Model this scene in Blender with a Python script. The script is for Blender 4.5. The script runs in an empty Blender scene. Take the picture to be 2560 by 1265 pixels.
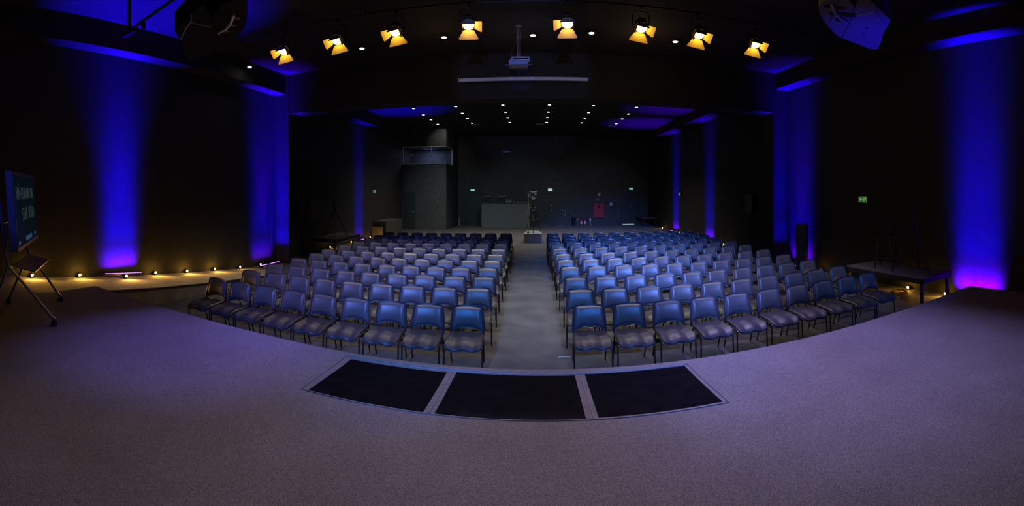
import bpy, bmesh, math, random
from mathutils import Vector, Matrix
random.seed(7)
R = math.radians
PI = math.pi
scene = bpy.context.scene
COL = scene.collection

# ------------------------------------------------------------------ camera, world, exposure
cam_data = bpy.data.cameras.new('camera')
cam_data.type = 'PANO'
cam_data.panorama_type = 'EQUIRECTANGULAR'
F = 1040.0                       # pixels per radian of the stitched panorama (2560 x 1265)
cam_data.longitude_min = -1340.0 / F
cam_data.longitude_max = 1220.0 / F
cam_data.latitude_min = -786.0 / F
cam_data.latitude_max = 479.0 / F
cam_data.clip_start = 0.05
cam_data.clip_end = 100
camera = bpy.data.objects.new('camera', cam_data)
COL.objects.link(camera)
camera.location = (0, 0, 2.34)
camera.rotation_euler = (R(90), 0, 0)
scene.camera = camera

world = bpy.data.worlds.new('world')
world.use_nodes = True
world.node_tree.nodes['Background'].inputs[0].default_value = (0.02, 0.018, 0.015, 1)
world.node_tree.nodes['Background'].inputs[1].default_value = 0.02
scene.world = world
vs = scene.view_settings
vs.view_transform = 'Standard'
vs.look = 'None'
vs.exposure = 0.0
vs.gamma = 1.0
vs.use_curve_mapping = False
scene.cycles.sample_clamp_indirect = 3.0
scene.cycles.max_bounces = 6
scene.cycles.caustics_reflective = False
scene.cycles.caustics_refractive = False


def lamp(name, kind, loc, energy, color, aim=None, **kw):
    d = bpy.data.lights.new(name, kind)
    d.energy = energy
    d.color = color
    for k, v in kw.items():
        setattr(d, k, v)
    o = bpy.data.objects.new(name, d)
    COL.objects.link(o)
    o.location = loc
    if aim is not None:
        o.rotation_euler = (Vector(aim) - Vector(loc)).to_track_quat('-Z', 'Y').to_euler()
    return o


# unseen spots: stage lighting, and added fills where marked below
UNSEEN_SPOTS = [
    # loc, aim, watt, colour, cone, blend, radius
    ((-1.4, -3.2, 4.4), (-1.1, 6.2, 0.4), 2700, (0.02, 0.24, 1.0), 25, 0.9, 0.10),
    ((1.2, -3.2, 4.4), (1.4, 6.6, 0.4), 2400, (0.02, 0.22, 1.0), 26, 0.9, 0.10),
    ((2.4, -3.2, 4.6), (3.0, 9.4, 0.7), 6600, (0.20, 0.26, 1.0), 24, 1.0, 0.10),
    ((-2.6, -3.2, 4.6), (-3.0, 6.8, 0.7), 3400, (0.20, 0.24, 1.0), 25, 1.0, 0.10),
    ((0.6, -3.2, 4.8), (2.8, 13.0, 0.7), 9500, (0.06, 0.24, 1.0), 22, 1.0, 0.10),
    ((4.6, -3.0, 4.4), (5.6, 6.9, 0.7), 1300, (0.03, 0.20, 1.0), 22, 0.8, 0.10),
    ((-4.6, -3.0, 4.4), (-4.8, 5.8, 0.7), 700, (0.04, 0.10, 1.0), 18, 0.7, 0.10),
    # added soft white spots that brighten the chairs of the first rows
    ((-4.2, 4.6, 6.0), (-3.9, 7.4, 0.5), 300, (1.0, 0.86, 0.86), 62, 0.9, 0.12),
    ((-1.5, 4.6, 6.0), (-1.5, 7.4, 0.5), 420, (1.0, 0.88, 0.86), 62, 0.9, 0.12),
    ((1.5, 4.6, 6.0), (1.5, 7.4, 0.5), 420, (1.0, 0.88, 0.86), 62, 0.9, 0.12),
    ((4.3, 4.6, 6.0), (4.1, 7.4, 0.5), 420, (1.0, 0.88, 0.90), 62, 0.9, 0.12),
    # added cool fill for the back wall, unseen behind the beam
    ((-4.6, 17.0, 6.05), (-5.6, 26.5, 0.4), 260, (0.55, 0.88, 1.0), 50, 1.0, 0.20),
    ((-0.5, 17.0, 6.05), (-1.2, 27.4, 0.3), 420, (0.66, 0.88, 1.0), 52, 1.0, 0.20),
    ((3.4, 17.0, 6.05), (3.6, 28.0, 0.3), 250, (0.90, 0.92, 1.0), 52, 1.0, 0.20),
    # added spots that tint the projector and the rolled screen blue
    ((-0.4, -3.0, 4.4), (-0.38, 9.0, 5.24), 1800, (0.04, 0.14, 1.0), 2.6, 0.3, 0.05),
    ((0.0, -3.2, 3.2), (-0.33, 10.7, 5.35), 900, (0.28, 0.38, 1.0), 16, 0.4, 0.10),
    # violet washes lying on the stage
    ((0.0, 1.0, 6.0), (-0.2, 3.6, 0.6), 260, (0.60, 0.50, 1.0), 60, 1.0, 0.15),
    ((-2.2, 5.6, 6.0), (-3.3, 3.2, 0.6), 1600, (0.26, 0.21, 1.0), 33, 1.0, 0.15),
    ((2.8, 5.8, 6.0), (2.8, 3.5, 0.6), 2300, (0.42, 0.34, 1.0), 50, 1.0, 0.15),
    ((0.0, 5.0, 6.0), (0.3, 1.2, 0.6), 640, (0.86, 0.74, 1.0), 82, 1.0, 0.15),
]
for i, (l, a, e, c, ang, bl, rad) in enumerate(UNSEEN_SPOTS):
    lamp('unseen_wash', 'SPOT', l, e, c, a, spot_size=R(ang), spot_blend=bl, shadow_soft_size=rad)


# ------------------------------------------------------------------ materials
MATS = {}


def mat(name, color, rough=0.5, metal=0.0, noise=0.0, scale=60.0, bump=0.0, emit=None, emit_s=0.0, spec=0.5, coat=0.0, alpha=None, detail=3.0, warm=None):
    if name in MATS:
        return MATS[name]
    m = bpy.data.materials.new(name)
    m.use_nodes = True
    nt = m.node_tree
    b = nt.nodes['Principled BSDF']
    b.inputs['Base Color'].default_value = (*color, 1)
    b.inputs['Roughness'].default_value = rough
    b.inputs['Metallic'].default_value = metal
    b.inputs['Specular IOR Level'].default_value = spec
    if coat:
        b.inputs['Coat Weight'].default_value = coat
        b.inputs['Coat Roughness'].default_value = 0.15
    if emit is not None:
        b.inputs['Emission Color'].default_value = (*emit, 1)
        b.inputs['Emission Strength'].default_value = emit_s
    tc = nt.nodes.new('ShaderNodeTexCoord')
    nz = nt.nodes.new('ShaderNodeTexNoise')
    nz.inputs['Scale'].default_value = scale
    nz.inputs['Detail'].default_value = detail
    nt.links.new(tc.outputs['Object'], nz.inputs['Vector'])
    if noise > 0:
        rp = nt.nodes.new('ShaderNodeMapRange')
        rp.inputs[1].default_value = 0.3
        rp.inputs[2].default_value = 0.7
        rp.inputs[3].default_value = 1 - noise
        rp.inputs[4].default_value = 1 + noise
        nt.links.new(nz.outputs['Fac'], rp.inputs[0])
        mx = nt.nodes.new('ShaderNodeVectorMath')
        mx.operation = 'SCALE'
        mx.inputs[0].default_value = color
        nt.links.new(rp.outputs[0], mx.inputs['Scale'])
        nt.links.new(mx.outputs[0], b.inputs['Base Color'])
    if bump > 0:
        bp = nt.nodes.new('ShaderNodeBump')
        bp.inputs['Strength'].default_value = bump
        bp.inputs['Distance'].default_value = 0.004
        nt.links.new(nz.outputs['Fac'], bp.inputs['Height'])
        nt.links.new(bp.outputs[0], b.inputs['Normal'])
    MATS[name] = m
    return m


def carpet(name, color, stain=0.25):
    """loop pile carpet: fine speckle, broader mottling"""
    m = bpy.data.materials.new(name)
    m.use_nodes = True
    nt = m.node_tree
    b = nt.nodes['Principled BSDF']
    b.inputs['Roughness'].default_value = 0.95
    b.inputs['Specular IOR Level'].default_value = 0.1
    b.inputs['Sheen Weight'].default_value = 0.15
    tc = nt.nodes.new('ShaderNodeTexCoord')
    fine = nt.nodes.new('ShaderNodeTexNoise')
    fine.inputs['Scale'].default_value = 130
    fine.inputs['Detail'].default_value = 2
    broad = nt.nodes.new('ShaderNodeTexNoise')
    broad.inputs['Scale'].default_value = 2.2
    broad.inputs['Detail'].default_value = 5
    for n in (fine, broad):
        nt.links.new(tc.outputs['Object'], n.inputs['Vector'])
    r1 = nt.nodes.new('ShaderNodeMapRange')
    for i, v in ((1, 0.3), (2, 0.7), (3, 0.55), (4, 1.5)):
        r1.inputs[i].default_value = v
    r2 = nt.nodes.new('ShaderNodeMapRange')
    for i, v in ((1, 0.3), (2, 0.7), (3, 1 - stain), (4, 1 + stain)):
        r2.inputs[i].default_value = v
    nt.links.new(fine.outputs['Fac'], r1.inputs[0])
    nt.links.new(broad.outputs['Fac'], r2.inputs[0])
    mu = nt.nodes.new('ShaderNodeMath')
    mu.operation = 'MULTIPLY'
    nt.links.new(r1.outputs[0], mu.inputs[0])
    nt.links.new(r2.outputs[0], mu.inputs[1])
    sc = nt.nodes.new('ShaderNodeVectorMath')
    sc.operation = 'SCALE'
    sc.inputs[0].default_value = color
    nt.links.new(mu.outputs[0], sc.inputs['Scale'])
    nt.links.new(sc.outputs[0], b.inputs['Base Color'])
    bp = nt.nodes.new('ShaderNodeBump')
    bp.inputs['Strength'].default_value = 0.5
    bp.inputs['Distance'].default_value = 0.003
    nt.links.new(fine.outputs['Fac'], bp.inputs['Height'])
    nt.links.new(bp.outputs[0], b.inputs['Normal'])
    MATS[name] = m
    return m


def glow(name, color, strength):
    m = bpy.data.materials.new(name)
    m.use_nodes = True
    nt = m.node_tree
    nt.nodes.clear()
    e = nt.nodes.new('ShaderNodeEmission')
    e.inputs[0].default_value = (*color, 1)
    e.inputs[1].default_value = strength
    o = nt.nodes.new('ShaderNodeOutputMaterial')
    nt.links.new(e.outputs[0], o.inputs[0])
    MATS[name] = m
    return m


M_stage = carpet('stage_carpet', (0.125, 0.118, 0.128), 0.10)
M_floor = carpet('hall_carpet', (0.058, 0.058, 0.054), 0.3)
M_wall = mat('black_wall_paint', (0.036, 0.035, 0.030), 0.75, noise=0.12, scale=6, bump=0.15, spec=0.25)
M_back = mat('charcoal_wall_paint', (0.085, 0.092, 0.094), 0.65, noise=0.25, scale=9, bump=0.2, spec=0.3, detail=8)
M_ceil = mat('black_ceiling_paint', (0.035, 0.033, 0.030), 0.8, noise=0.1, scale=4, spec=0.2)
M_doorm = mat('black_door_paint', (0.045, 0.055, 0.055), 0.5, noise=0.1, scale=5)
M_vinyl = mat('black_seat_vinyl', (0.062, 0.066, 0.078), 0.40, noise=0.08, scale=300, bump=0.06, spec=0.6)
M_seat = mat('black_seat_pad_vinyl', (0.040, 0.040, 0.048), 0.46, noise=0.08, scale=300, bump=0.06, spec=0.4)
M_plast = mat('dark_shell_plastic', (0.022, 0.028, 0.045), 0.35, noise=0.05, scale=90, spec=0.5)
M_black = mat('black_powder_coat', (0.012, 0.012, 0.014), 0.35, noise=0.1, scale=80)
M_blackm = mat('matt_black_metal', (0.02, 0.02, 0.02), 0.55, noise=0.1, scale=40)
M_chrome = mat('bright_metal', (0.62, 0.62, 0.64), 0.30, metal=0.3, noise=0.05, scale=50)
M_alu = mat('grey_aluminium', (0.45, 0.46, 0.50), 0.35, metal=0.6, noise=0.05, scale=40)
M_white = mat('white_plastic', (0.75, 0.75, 0.75), 0.45, noise=0.03, scale=30)
M_red = mat('red_enamel', (0.62, 0.03, 0.04), 0.4, noise=0.08, scale=20)
M_glassdark = mat('smoked_floor_glass', (0.006, 0.006, 0.008), 0.08, noise=0.2, scale=8, spec=0.5)
M_box = mat('grey_painted_plywood', (0.16, 0.17, 0.19), 0.6, noise=0.1, scale=12)
M_rubber = mat('black_rubber', (0.015, 0.015, 0.015), 0.8, noise=0.1, scale=60)
M_riser = mat('riser_deck', (0.11, 0.10, 0.09), 0.8, noise=0.2, scale=25, bump=0.2)
M_cloth = mat('black_drape_cloth', (0.05, 0.047, 0.035), 0.95, noise=0.2, scale=30)
M_gold = mat('tan_plywood', (0.30, 0.24, 0.14), 0.7, noise=0.25, scale=14)
M_yellowdoor = mat('bare_metal_barndoor', (0.40, 0.38, 0.34), 0.5, noise=0.15, scale=30)
M_amber = glow('tungsten_lens', (1.0, 0.47, 0.03), 85)
M_foot = glow('amber_footlight_lens', (1.0, 0.46, 0.06), 60)
M_down = glow('white_lamp', (1.0, 0.88, 0.78), 14)
M_violet = glow('violet_led', (0.42, 0.10, 1.0), 5)
M_exit = glow('lit_exit_teal', (0.10, 0.42, 0.40), 0.8)
M_exitw = glow('lit_exit_white', (0.62, 0.85, 0.88), 0.9)
M_green = mat('green_sign', (0.02, 0.22, 0.07), 0.5, noise=0.05, scale=20, emit=(0.02, 0.25, 0.06), emit_s=0.35)
M_pale = mat('pale_green_symbol', (0.5, 0.62, 0.35), 0.5, noise=0.05, scale=20, emit=(0.5, 0.7, 0.25), emit_s=0.30)
M_crack = glow('daylight_under_door', (0.45, 0.65, 0.62), 0.8)
M_screen = mat('display_glass', (0.004, 0.008, 0.012), 0.12, noise=0.1, scale=3, emit=(0.002, 0.05, 0.09), emit_s=0.06)  # faint glow put into the glass of the switched-off display
M_marker = mat('marker_writing', (0.3, 0.38, 0.4), 0.6, noise=0.1, scale=30, emit=(0.25, 0.5, 0.5), emit_s=0.05)  # weak glow put into the strokes, marker ink gives no light
M_proj = mat('grey_projector_case', (0.35, 0.37, 0.42), 0.45, noise=0.04, scale=30)
M_tube = mat('white_screen_case', (0.68, 0.70, 0.78), 0.5, noise=0.04, scale=20)
M_cabbr = mat('speaker_cabinet_paint', (0.10, 0.10, 0.11), 0.55, noise=0.15, scale=60, bump=0.2)
M_cable = mat('teal_cable', (0.02, 0.30, 0.36), 0.4, noise=0.05, scale=30)
M_copper = mat('cable_coil', (0.25, 0.14, 0.06), 0.3, noise=0.2, scale=40)
M_grille = mat('speaker_grille', (0.018, 0.018, 0.018), 0.7, noise=0.3, scale=200, bump=0.5)
M_tape = mat('pale_tape', (0.6, 0.6, 0.62), 0.5, noise=0.05, scale=30)
M_darkred = mat('maroon_sign', (0.28, 0.05, 0.06), 0.5, noise=0.05, scale=30)
M_windowglass = bpy.data.materials.new('booth_glass')
M_windowglass.use_nodes = True
_nt = M_windowglass.node_tree
_nt.nodes.clear()
_tr = _nt.nodes.new('ShaderNodeBsdfTransparent')
_tr.inputs[0].default_value = (0.80, 0.84, 0.95, 1)
_gl = _nt.nodes.new('ShaderNodeBsdfGlossy')
_gl.inputs['Roughness'].default_value = 0.05
_mx = _nt.nodes.new('ShaderNodeMixShader')
_mx.inputs[0].default_value = 0.10
_out = _nt.nodes.new('ShaderNodeOutputMaterial')
_nt.links.new(_tr.outputs[0], _mx.inputs[1])
_nt.links.new(_gl.outputs[0], _mx.inputs[2])
_nt.links.new(_mx.outputs[0], _out.inputs[0])
M_desk = mat('sound_desk_panel', (0.12, 0.14, 0.15), 0.6, noise=0.35, scale=14, bump=0.2, detail=8)


# ------------------------------------------------------------------ mesh helpers
def box(bm, c, s, bev=0.0, rot=None):
    """box centred at c with full size s"""
    r = bmesh.ops.create_cube(bm, size=1.0)
    vs_ = r['verts']
    bmesh.ops.scale(bm, vec=Vector(s), verts=vs_)
    if rot is not None:
        bmesh.ops.rotate(bm, cent=(0, 0, 0), matrix=rot, verts=vs_)
    bmesh.ops.translate(bm, vec=Vector(c), verts=vs_)
    if bev > 0:
        es = list({e for v in vs_ for e in v.link_edges})
        bmesh.ops.bevel(bm, geom=es, offset=bev, segments=2, affect='EDGES', profile=0.5)


def bx(bm, x0, x1, y0, y1, z0, z1, bev=0.0):
    box(bm, ((x0 + x1) / 2, (y0 + y1) / 2, (z0 + z1) / 2), (abs(x1 - x0), abs(y1 - y0), abs(z1 - z0)), bev)


def cyl(bm, p0, p1, r0, r1=None, n=12, cap=True):
    r1 = r0 if r1 is None else r1
    p0, p1 = Vector(p0), Vector(p1)
    d = p1 - p0
    q = d.to_track_quat('Z', 'Y').to_matrix()
    a, b = [], []
    for i in range(n):
        t = 2 * PI * i / n
        u = q @ Vector((math.cos(t), math.sin(t), 0))
        a.append(bm.verts.new(p0 + u * r0))
        b.append(bm.verts.new(p1 + u * r1))
    for i in range(n):
        bm.faces.new((a[i], a[(i + 1) % n], b[(i + 1) % n], b[i]))
    if cap:
        bm.faces.new(a[::-1])
        bm.faces.new(b)


def tube(bm, pts, r, n=8, closed=False):
    pts = [Vector(p) for p in pts]
    rings = []
    m = len(pts)
    up = Vector((0.0, 0.0, 1.0))
    prev = None
    for i, p in enumerate(pts):
        if closed:
            d = pts[(i + 1) % m] - pts[i - 1]
        else:
            d = pts[min(i + 1, m - 1)] - pts[max(i - 1, 0)]
        d.normalize()
        if prev is None:
            ref = up if abs(d.dot(up)) < 0.9 else Vector((1, 0, 0))
            u = d.cross(ref).normalized()
        else:
            u = (prev - d * prev.dot(d)).normalized()
        prev = u
        w = d.cross(u)
        rr = r[i] if isinstance(r, (list, tuple)) else r
        rings.append([bm.verts.new(p + (u * math.cos(2 * PI * k / n) + w * math.sin(2 * PI * k / n)) * rr) for k in range(n)])
    for i in range(m if closed else m - 1):
        a, b = rings[i], rings[(i + 1) % m]
        for k in range(n):
            bm.faces.new((a[k], a[(k + 1) % n], b[(k + 1) % n], b[k]))
    if not closed:
        bm.faces.new(rings[0][::-1])
        bm.faces.new(rings[-1])


def prism(bm, pts, off):
    """extrude polygon pts (3-D, planar) by vector off"""
    a = [bm.verts.new(Vector(p)) for p in pts]
    b = [bm.verts.new(Vector(p) + Vector(off)) for p in pts]
    n = len(a)
    bm.faces.new(a[::-1])
    bm.faces.new(b)
    for i in range(n):
        bm.faces.new((a[i], a[(i + 1) % n], b[(i + 1) % n], b[i]))


def slab(bm, fa, fb, nu, nv):
    """closed shell between two surfaces fa(u,v) and fb(u,v)"""
    A = [[bm.verts.new(fa(i / nu, j / nv)) for j in range(nv + 1)] for i in range(nu + 1)]
    B = [[bm.verts.new(fb(i / nu, j / nv)) for j in range(nv + 1)] for i in range(nu + 1)]
    for i in range(nu):
        for j in range(nv):
            bm.faces.new((A[i][j], A[i + 1][j], A[i + 1][j + 1], A[i][j + 1]))
            bm.faces.new((B[i][j], B[i][j + 1], B[i + 1][j + 1], B[i + 1][j]))
    for i in range(nu):
        bm.faces.new((A[i][0], B[i][0], B[i + 1][0], A[i + 1][0]))
        bm.faces.new((A[i][nv], A[i + 1][nv], B[i + 1][nv], B[i][nv]))
    for j in range(nv):
        bm.faces.new((A[0][j], A[0][j + 1], B[0][j + 1], B[0][j]))
        bm.faces.new((A[nu][j], B[nu][j], B[nu][j + 1], A[nu][j + 1]))


def ball(bm, c, r, s=(1, 1, 1), u=12, v=8):
    q = bmesh.ops.create_uvsphere(bm, u_segments=u, v_segments=v, radius=r)
    bmesh.ops.scale(bm, vec=Vector(s), verts=q['verts'])
    bmesh.ops.translate(bm, vec=Vector(c), verts=q['verts'])


def disc(bm, c, r, nrm=(0, 0, 1), n=20, th=0.004):
    c = Vector(c)
    d = Vector(nrm).normalized() * th
    cyl(bm, c, c + d, r, r, n)


def build(name, fn, material, parent=None, smooth=False, label=None):
    bm = bmesh.new()
    fn(bm)
    bmesh.ops.recalc_face_normals(bm, faces=bm.faces)
    me = bpy.data.meshes.new(name)
    bm.to_mesh(me)
    bm.free()
    me.materials.append(material)
    if smooth:
        for p in me.polygons:
            p.use_smooth = True
        try:
            me.set_sharp_from_angle(angle=R(38))
        except Exception:
            pass
    o = bpy.data.objects.new(name, me)
    COL.objects.link(o)
    if parent is not None:
        o.parent = parent
    if label:
        o['label'] = label
    return o


def thing(name, label, cat, loc=(0, 0, 0), rz=0.0, group=None):
    o = bpy.data.objects.new(name, None)
    o.empty_display_size = 0.1
    COL.objects.link(o)
    o.location = loc
    o.rotation_euler = (0, 0, rz)
    o['label'] = label
    o['category'] = cat
    if group:
        o['group'] = group
    return o


def dup(root, loc, label, rot=None, group=None):
    r = root.copy()
    COL.objects.link(r)
    r.location = loc
    if rot is not None:
        r.rotation_euler = rot
    r['label'] = label
    if group:
        r['group'] = group
    for ch in list(root.children):
        c = ch.copy()
        COL.objects.link(c)
        c.parent = r
        for g in ch.children:
            d = g.copy()
            COL.objects.link(d)
            d.parent = c
    return r


def struct(name, fn, material, parent=None):
    o = build(name, fn, material, parent)
    if parent is None:
        o['kind'] = 'structure'
    return o


def words_mesh(txt, size, thick=0.002):
    """lettering as a mesh in the XZ plane, facing -Y, centred on the origin"""
    cu = bpy.data.curves.new('lettering', 'FONT')
    cu.body = txt
    cu.size = size
    cu.extrude = thick / 2
    cu.align_x = 'CENTER'
    cu.align_y = 'CENTER'
    t = bpy.data.objects.new('lettering', cu)
    COL.objects.link(t)
    me = bpy.data.meshes.new_from_object(t)
    bpy.data.objects.remove(t)
    me.transform(Matrix.Rotation(R(90), 4, 'X'))
    return me


def lettering(name, txt, size, loc, rz, material, parent):
    me = words_mesh(txt, size)
    me.materials.clear()
    me.materials.append(material)
    o = bpy.data.objects.new(name, me)
    COL.objects.link(o)
    o.parent = parent
    o.location = loc
    o.rotation_euler = (0, 0, rz)
    return o

# ------------------------------------------------------------------ the room
WL, WR = -8.05, 7.70            # side walls of the front hall
RL, RR = -8.20, 7.95            # side walls beyond the pillars
BACK = 28.7
TOP = 6.2
struct('floor', lambda b: bx(b, -8.6, 8.4, -4.2, 29.0, -0.12, 0.0), M_floor)
struct('ceiling', lambda b: bx(b, -8.6, 8.4, -4.2, 29.0, TOP, TOP + 0.12), M_ceil)
struct('wall_left', lambda b: bx(b, WL - 0.3, WL, -4.0, 11.1, 0, TOP), M_wall)
struct('wall_right', lambda b: bx(b, WR, WR + 0.3, -4.0, 11.15, 0, TOP), M_wall)
struct('wall_left_rear', lambda b: bx(b, RL - 0.2, RL, 11.1, BACK, 0, TOP), M_wall)
struct('wall_right_rear', lambda b: bx(b, RR, RR + 0.2, 11.15, BACK, 0, TOP), M_wall)
struct('wall_back', lambda b: bx(b, RL, RR, BACK, BACK + 0.2, 0, TOP), M_back)
struct('wall_front', lambda b: bx(b, WL, WR, -4.2, -4.0, 0, TOP), M_wall)
struct('trim_1', lambda b: bx(b, RL, -7.50, 11.1, 11.73, 0, TOP), M_wall)         # pillar left
struct('trim_2', lambda b: bx(b, 7.16, RR, 11.15, 11.85, 0, TOP), M_wall)         # pillar right
struct('trim_3', lambda b: bx(b, -7.50, 7.16, 11.12, 11.75, 4.88, TOP), M_wall)   # beam across the hall
struct('trim_4', lambda b: bx(b, WL, -7.62, -4.0, 11.1, 5.55, TOP), M_ceil)       # dropped edge of the ceiling
struct('trim_5', lambda b: bx(b, 7.22, WR, -4.0, 11.15, 5.67, TOP), M_ceil)
struct('trim_6', lambda b: bx(b, RL, -7.70, 11.73, 24.7, 5.60, TOP), M_ceil)
struct('trim_7', lambda b: bx(b, 7.25, RR, 11.85, BACK, 5.75, TOP), M_ceil)


def stage_mesh(b):
    pts = [(WL, -4.0), (6.55, -4.0), (6.55, 3.81), (3.4, 3.79), (0.0, 3.84), (-3.0, 3.89), (-4.4, 3.86), (-6.60, 3.70),
           (-6.50, 2.62), (-6.75, 2.52), (-7.1, 2.50), (-7.5, 2.56), (-7.75, 2.66), (WL, 2.8)]
    prism(b, [(x, y, 0.0) for x, y in pts], (0, 0, 0.59))


struct('stage', stage_mesh, M_stage)


def ramp_mesh(b):
    y0, y1, z0 = 2.45, 9.8, 0.585
    prism(b, [(-6.65, y0, 0.001), (-6.65, y1, 0.001), (-6.65, y0, z0)], (WL + 6.65, 0, 0))


struct('ramp', ramp_mesh, carpet('ramp_carpet', (0.24, 0.22, 0.19), 0.35))
# dark edging along the ramp and the stage lip
struct('trim_8', lambda b: tube(b, [(-6.64, 3.85, 0.458), (-6.64, 9.7, 0.01)], 0.014, 6), M_blackm)
struct('trim_9', lambda b: tube(b, [(6.55, 3.815, 0.575), (3.4, 3.795, 0.575), (0, 3.845, 0.575), (-3, 3.895, 0.575), (-4.4, 3.865, 0.575), (-6.6, 3.705, 0.575)], 0.014, 6), M_blackm)

# three smoked glass lids let into the stage floor
hatch = thing('glass_floor_hatch', 'row of three smoked glass panes let into the carpeted stage floor', 'floor window', (-0.2, 3.25, 0.59))
for gx0, gx1 in ((-1.76, -0.80), (-0.715, 0.345), (0.435, 1.37)):
    build('glass_panel', lambda b: prism(b, [(gx0 + 0.2, -0.385, 0.0), (gx1 + 0.2, -0.395, 0.0), (gx1 + 0.2, 0.425, 0.0), (gx0 + 0.2, 0.445, 0.0)], (0, 0, 0.004)), M_glassdark, hatch)
build('hatch_rim', lambda b: [tube(b, [(-1.64, 0.53, 0.003), (1.61, 0.475, 0.003), (1.61, -0.43, 0.003), (-1.62, -0.375, 0.003)], 0.007, 6, True),
                              tube(b, [(-1.585, 0.475, 0.003), (1.575, 0.445, 0.003)], 0.008, 6),
                              tube(b, [(-1.60, 0.50, 0.003), (1.59, 0.46, 0.003)], 0.005, 6),
                              tube(b, [(-0.556, 0.47, 0.003), (-0.556, -0.37, 0.003)], 0.005, 6),
                              tube(b, [(0.592, 0.45, 0.003), (0.60, -0.40, 0.003)], 0.005, 6)], mat('dull_trim_metal', (0.16, 0.16, 0.18), 0.5, 0.3, noise=0.1, scale=20), hatch)

# booth block in the rear left corner
struct('wall_booth', lambda b: [bx(b, RL, -5.42, 24.7, BACK, 0, 4.05), bx(b, RL, -5.42, 24.7, BACK, 5.14, TOP),
                                bx(b, RL, -5.42, 26.9, BACK, 4.05, 5.14)], M_back)
win = struct('window_1', lambda b: [bx(b, RL + 0.02, -5.38, 24.64, 24.70, 4.05, 4.10), bx(b, RL + 0.02, -5.38, 24.64, 24.70, 5.09, 5.14),
                                    bx(b, RL + 0.02, RL + 0.07, 24.64, 24.70, 4.10, 5.09), bx(b, -6.36, -6.31, 24.64, 24.70, 4.10, 5.09),
                                    bx(b, -5.42, -5.38, 24.64, 26.4, 4.05, 4.10), bx(b, -5.42, -5.38, 24.64, 26.4, 5.09, 5.14),
                                    bx(b, -5.43, -5.38, 26.35, 26.4, 4.10, 5.09)], M_white)
struct('window_pane', lambda b: [bx(b, RL + 0.07, -5.40, 24.66, 24.68, 4.10, 5.09), bx(b, -5.42, -5.40, 24.68, 26.35, 4.10, 5.09)], M_windowglass, win)
for lx, ly in ((-7.6, 24.635), (-6.29, 24.635)):
    build('lock_plate', lambda b: box(b, (lx, ly, 4.62), (0.10, 0.012, 0.14)), M_white, win)
build('lock_plate', lambda b: box(b, (-5.375, 25.5, 4.60), (0.012, 0.14, 0.14)), M_white, win)

d1 = struct('door_1', lambda b: [bx(b, -5.15, -3.62, BACK - 0.04, BACK - 0.005, 0.02, 2.17), bx(b, -5.2, -5.15, BACK - 0.07, BACK, 0, 2.22), bx(b, -3.62, -3.57, BACK - 0.07, BACK, 0, 2.22), bx(b, -5.15, -3.62, BACK - 0.07, BACK, 2.17, 2.24)], M_doorm)
d2 = struct('door_2', lambda b: [bx(b, -0.04, 0.97, BACK - 0.04, BACK - 0.005, 0.04, 2.2), bx(b, 0.99, 2.0, BACK - 0.04, BACK - 0.005, 0.04, 2.2), bx(b, -0.1, -0.04, BACK - 0.09, BACK, 0, 2.26), bx(b, 2.0, 2.06, BACK - 0.09, BACK, 0, 2.26), bx(b, -0.04, 2.0, BACK - 0.09, BACK, 2.2, 2.26)], M_doorm)
build('push_bar', lambda b: [tube(b, [(1.02, BACK - 0.10, 1.07), (1.93, BACK - 0.10, 1.07)], 0.022, 8), box(b, (1.03, BACK - 0.07, 1.07), (0.05, 0.08, 0.09)), box(b, (1.92, BACK - 0.07, 1.07), (0.05, 0.08, 0.09))], M_chrome, d2)
build('door_handle', lambda b: [box(b, (1.03, BACK - 0.06, 1.37), (0.05, 0.03, 0.10)), tube(b, [(1.03, BACK - 0.09, 1.38), (1.13, BACK - 0.09, 1.38)], 0.012)], M_chrome, d2)
for z in (0.95, 0.72):
    build('hinge', lambda b: box(b, (2.02, BACK - 0.10, z), (0.04, 0.02, 0.09)), M_chrome, d2)
build('threshold_strip', lambda b: [bx(b, 0.06, 0.86, BACK - 0.08, BACK - 0.04, 0.01, 0.04), bx(b, 1.3, 1.95, BACK - 0.08, BACK - 0.04, 0.01, 0.025)], M_alu, d2)
d3 = struct('door_3', lambda b: [bx(b, 6.05, 7.2, BACK - 0.04, BACK - 0.005, 0.06, 2.22), bx(b, 5.98, 6.05, BACK - 0.08, BACK, 0, 2.28), bx(b, 7.2, 7.27, BACK - 0.08, BACK, 0, 2.28), bx(b, 6.05, 7.2, BACK - 0.08, BACK, 2.22, 2.28), bx(b, 6.60, 6.62, BACK - 0.05, BACK, 0.06, 2.2)], M_doorm)
build('light_gap', lambda b: bx(b, 6.0, 6.88, BACK - 0.06, BACK - 0.05, 0.02, 0.055), M_crack, d3)
build('door_handle', lambda b: box(b, (6.66, BACK - 0.06, 1.35), (0.05, 0.04, 0.10)), M_chrome, d3)
d4 = struct('door_4', lambda b: [bx(b, -8.1, -7.42, 24.67, 24.70, 0.01, 2.3), bx(b, -7.42, -7.39, 24.66, 24.70, 0.0, 2.33)], M_doorm)
build('door_handle', lambda b: [box(b, (-7.49, 24.65, 1.08), (0.05, 0.03, 0.13)), tube(b, [(-7.49, 24.62, 1.10), (-7.62, 24.62, 1.10)], 0.013)], M_chrome, d4)
build('keyhole_plate', lambda b: [box(b, (-7.6, 24.66, 2.8), (0.03, 0.02, 0.03)), box(b, (-7.95, 24.66, 2.75), (0.03, 0.02, 0.03))], M_chrome, d4)

# ------------------------------------------------------------------ audience chairs
SEAT_W, SEAT_D = 0.47, 0.50


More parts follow.
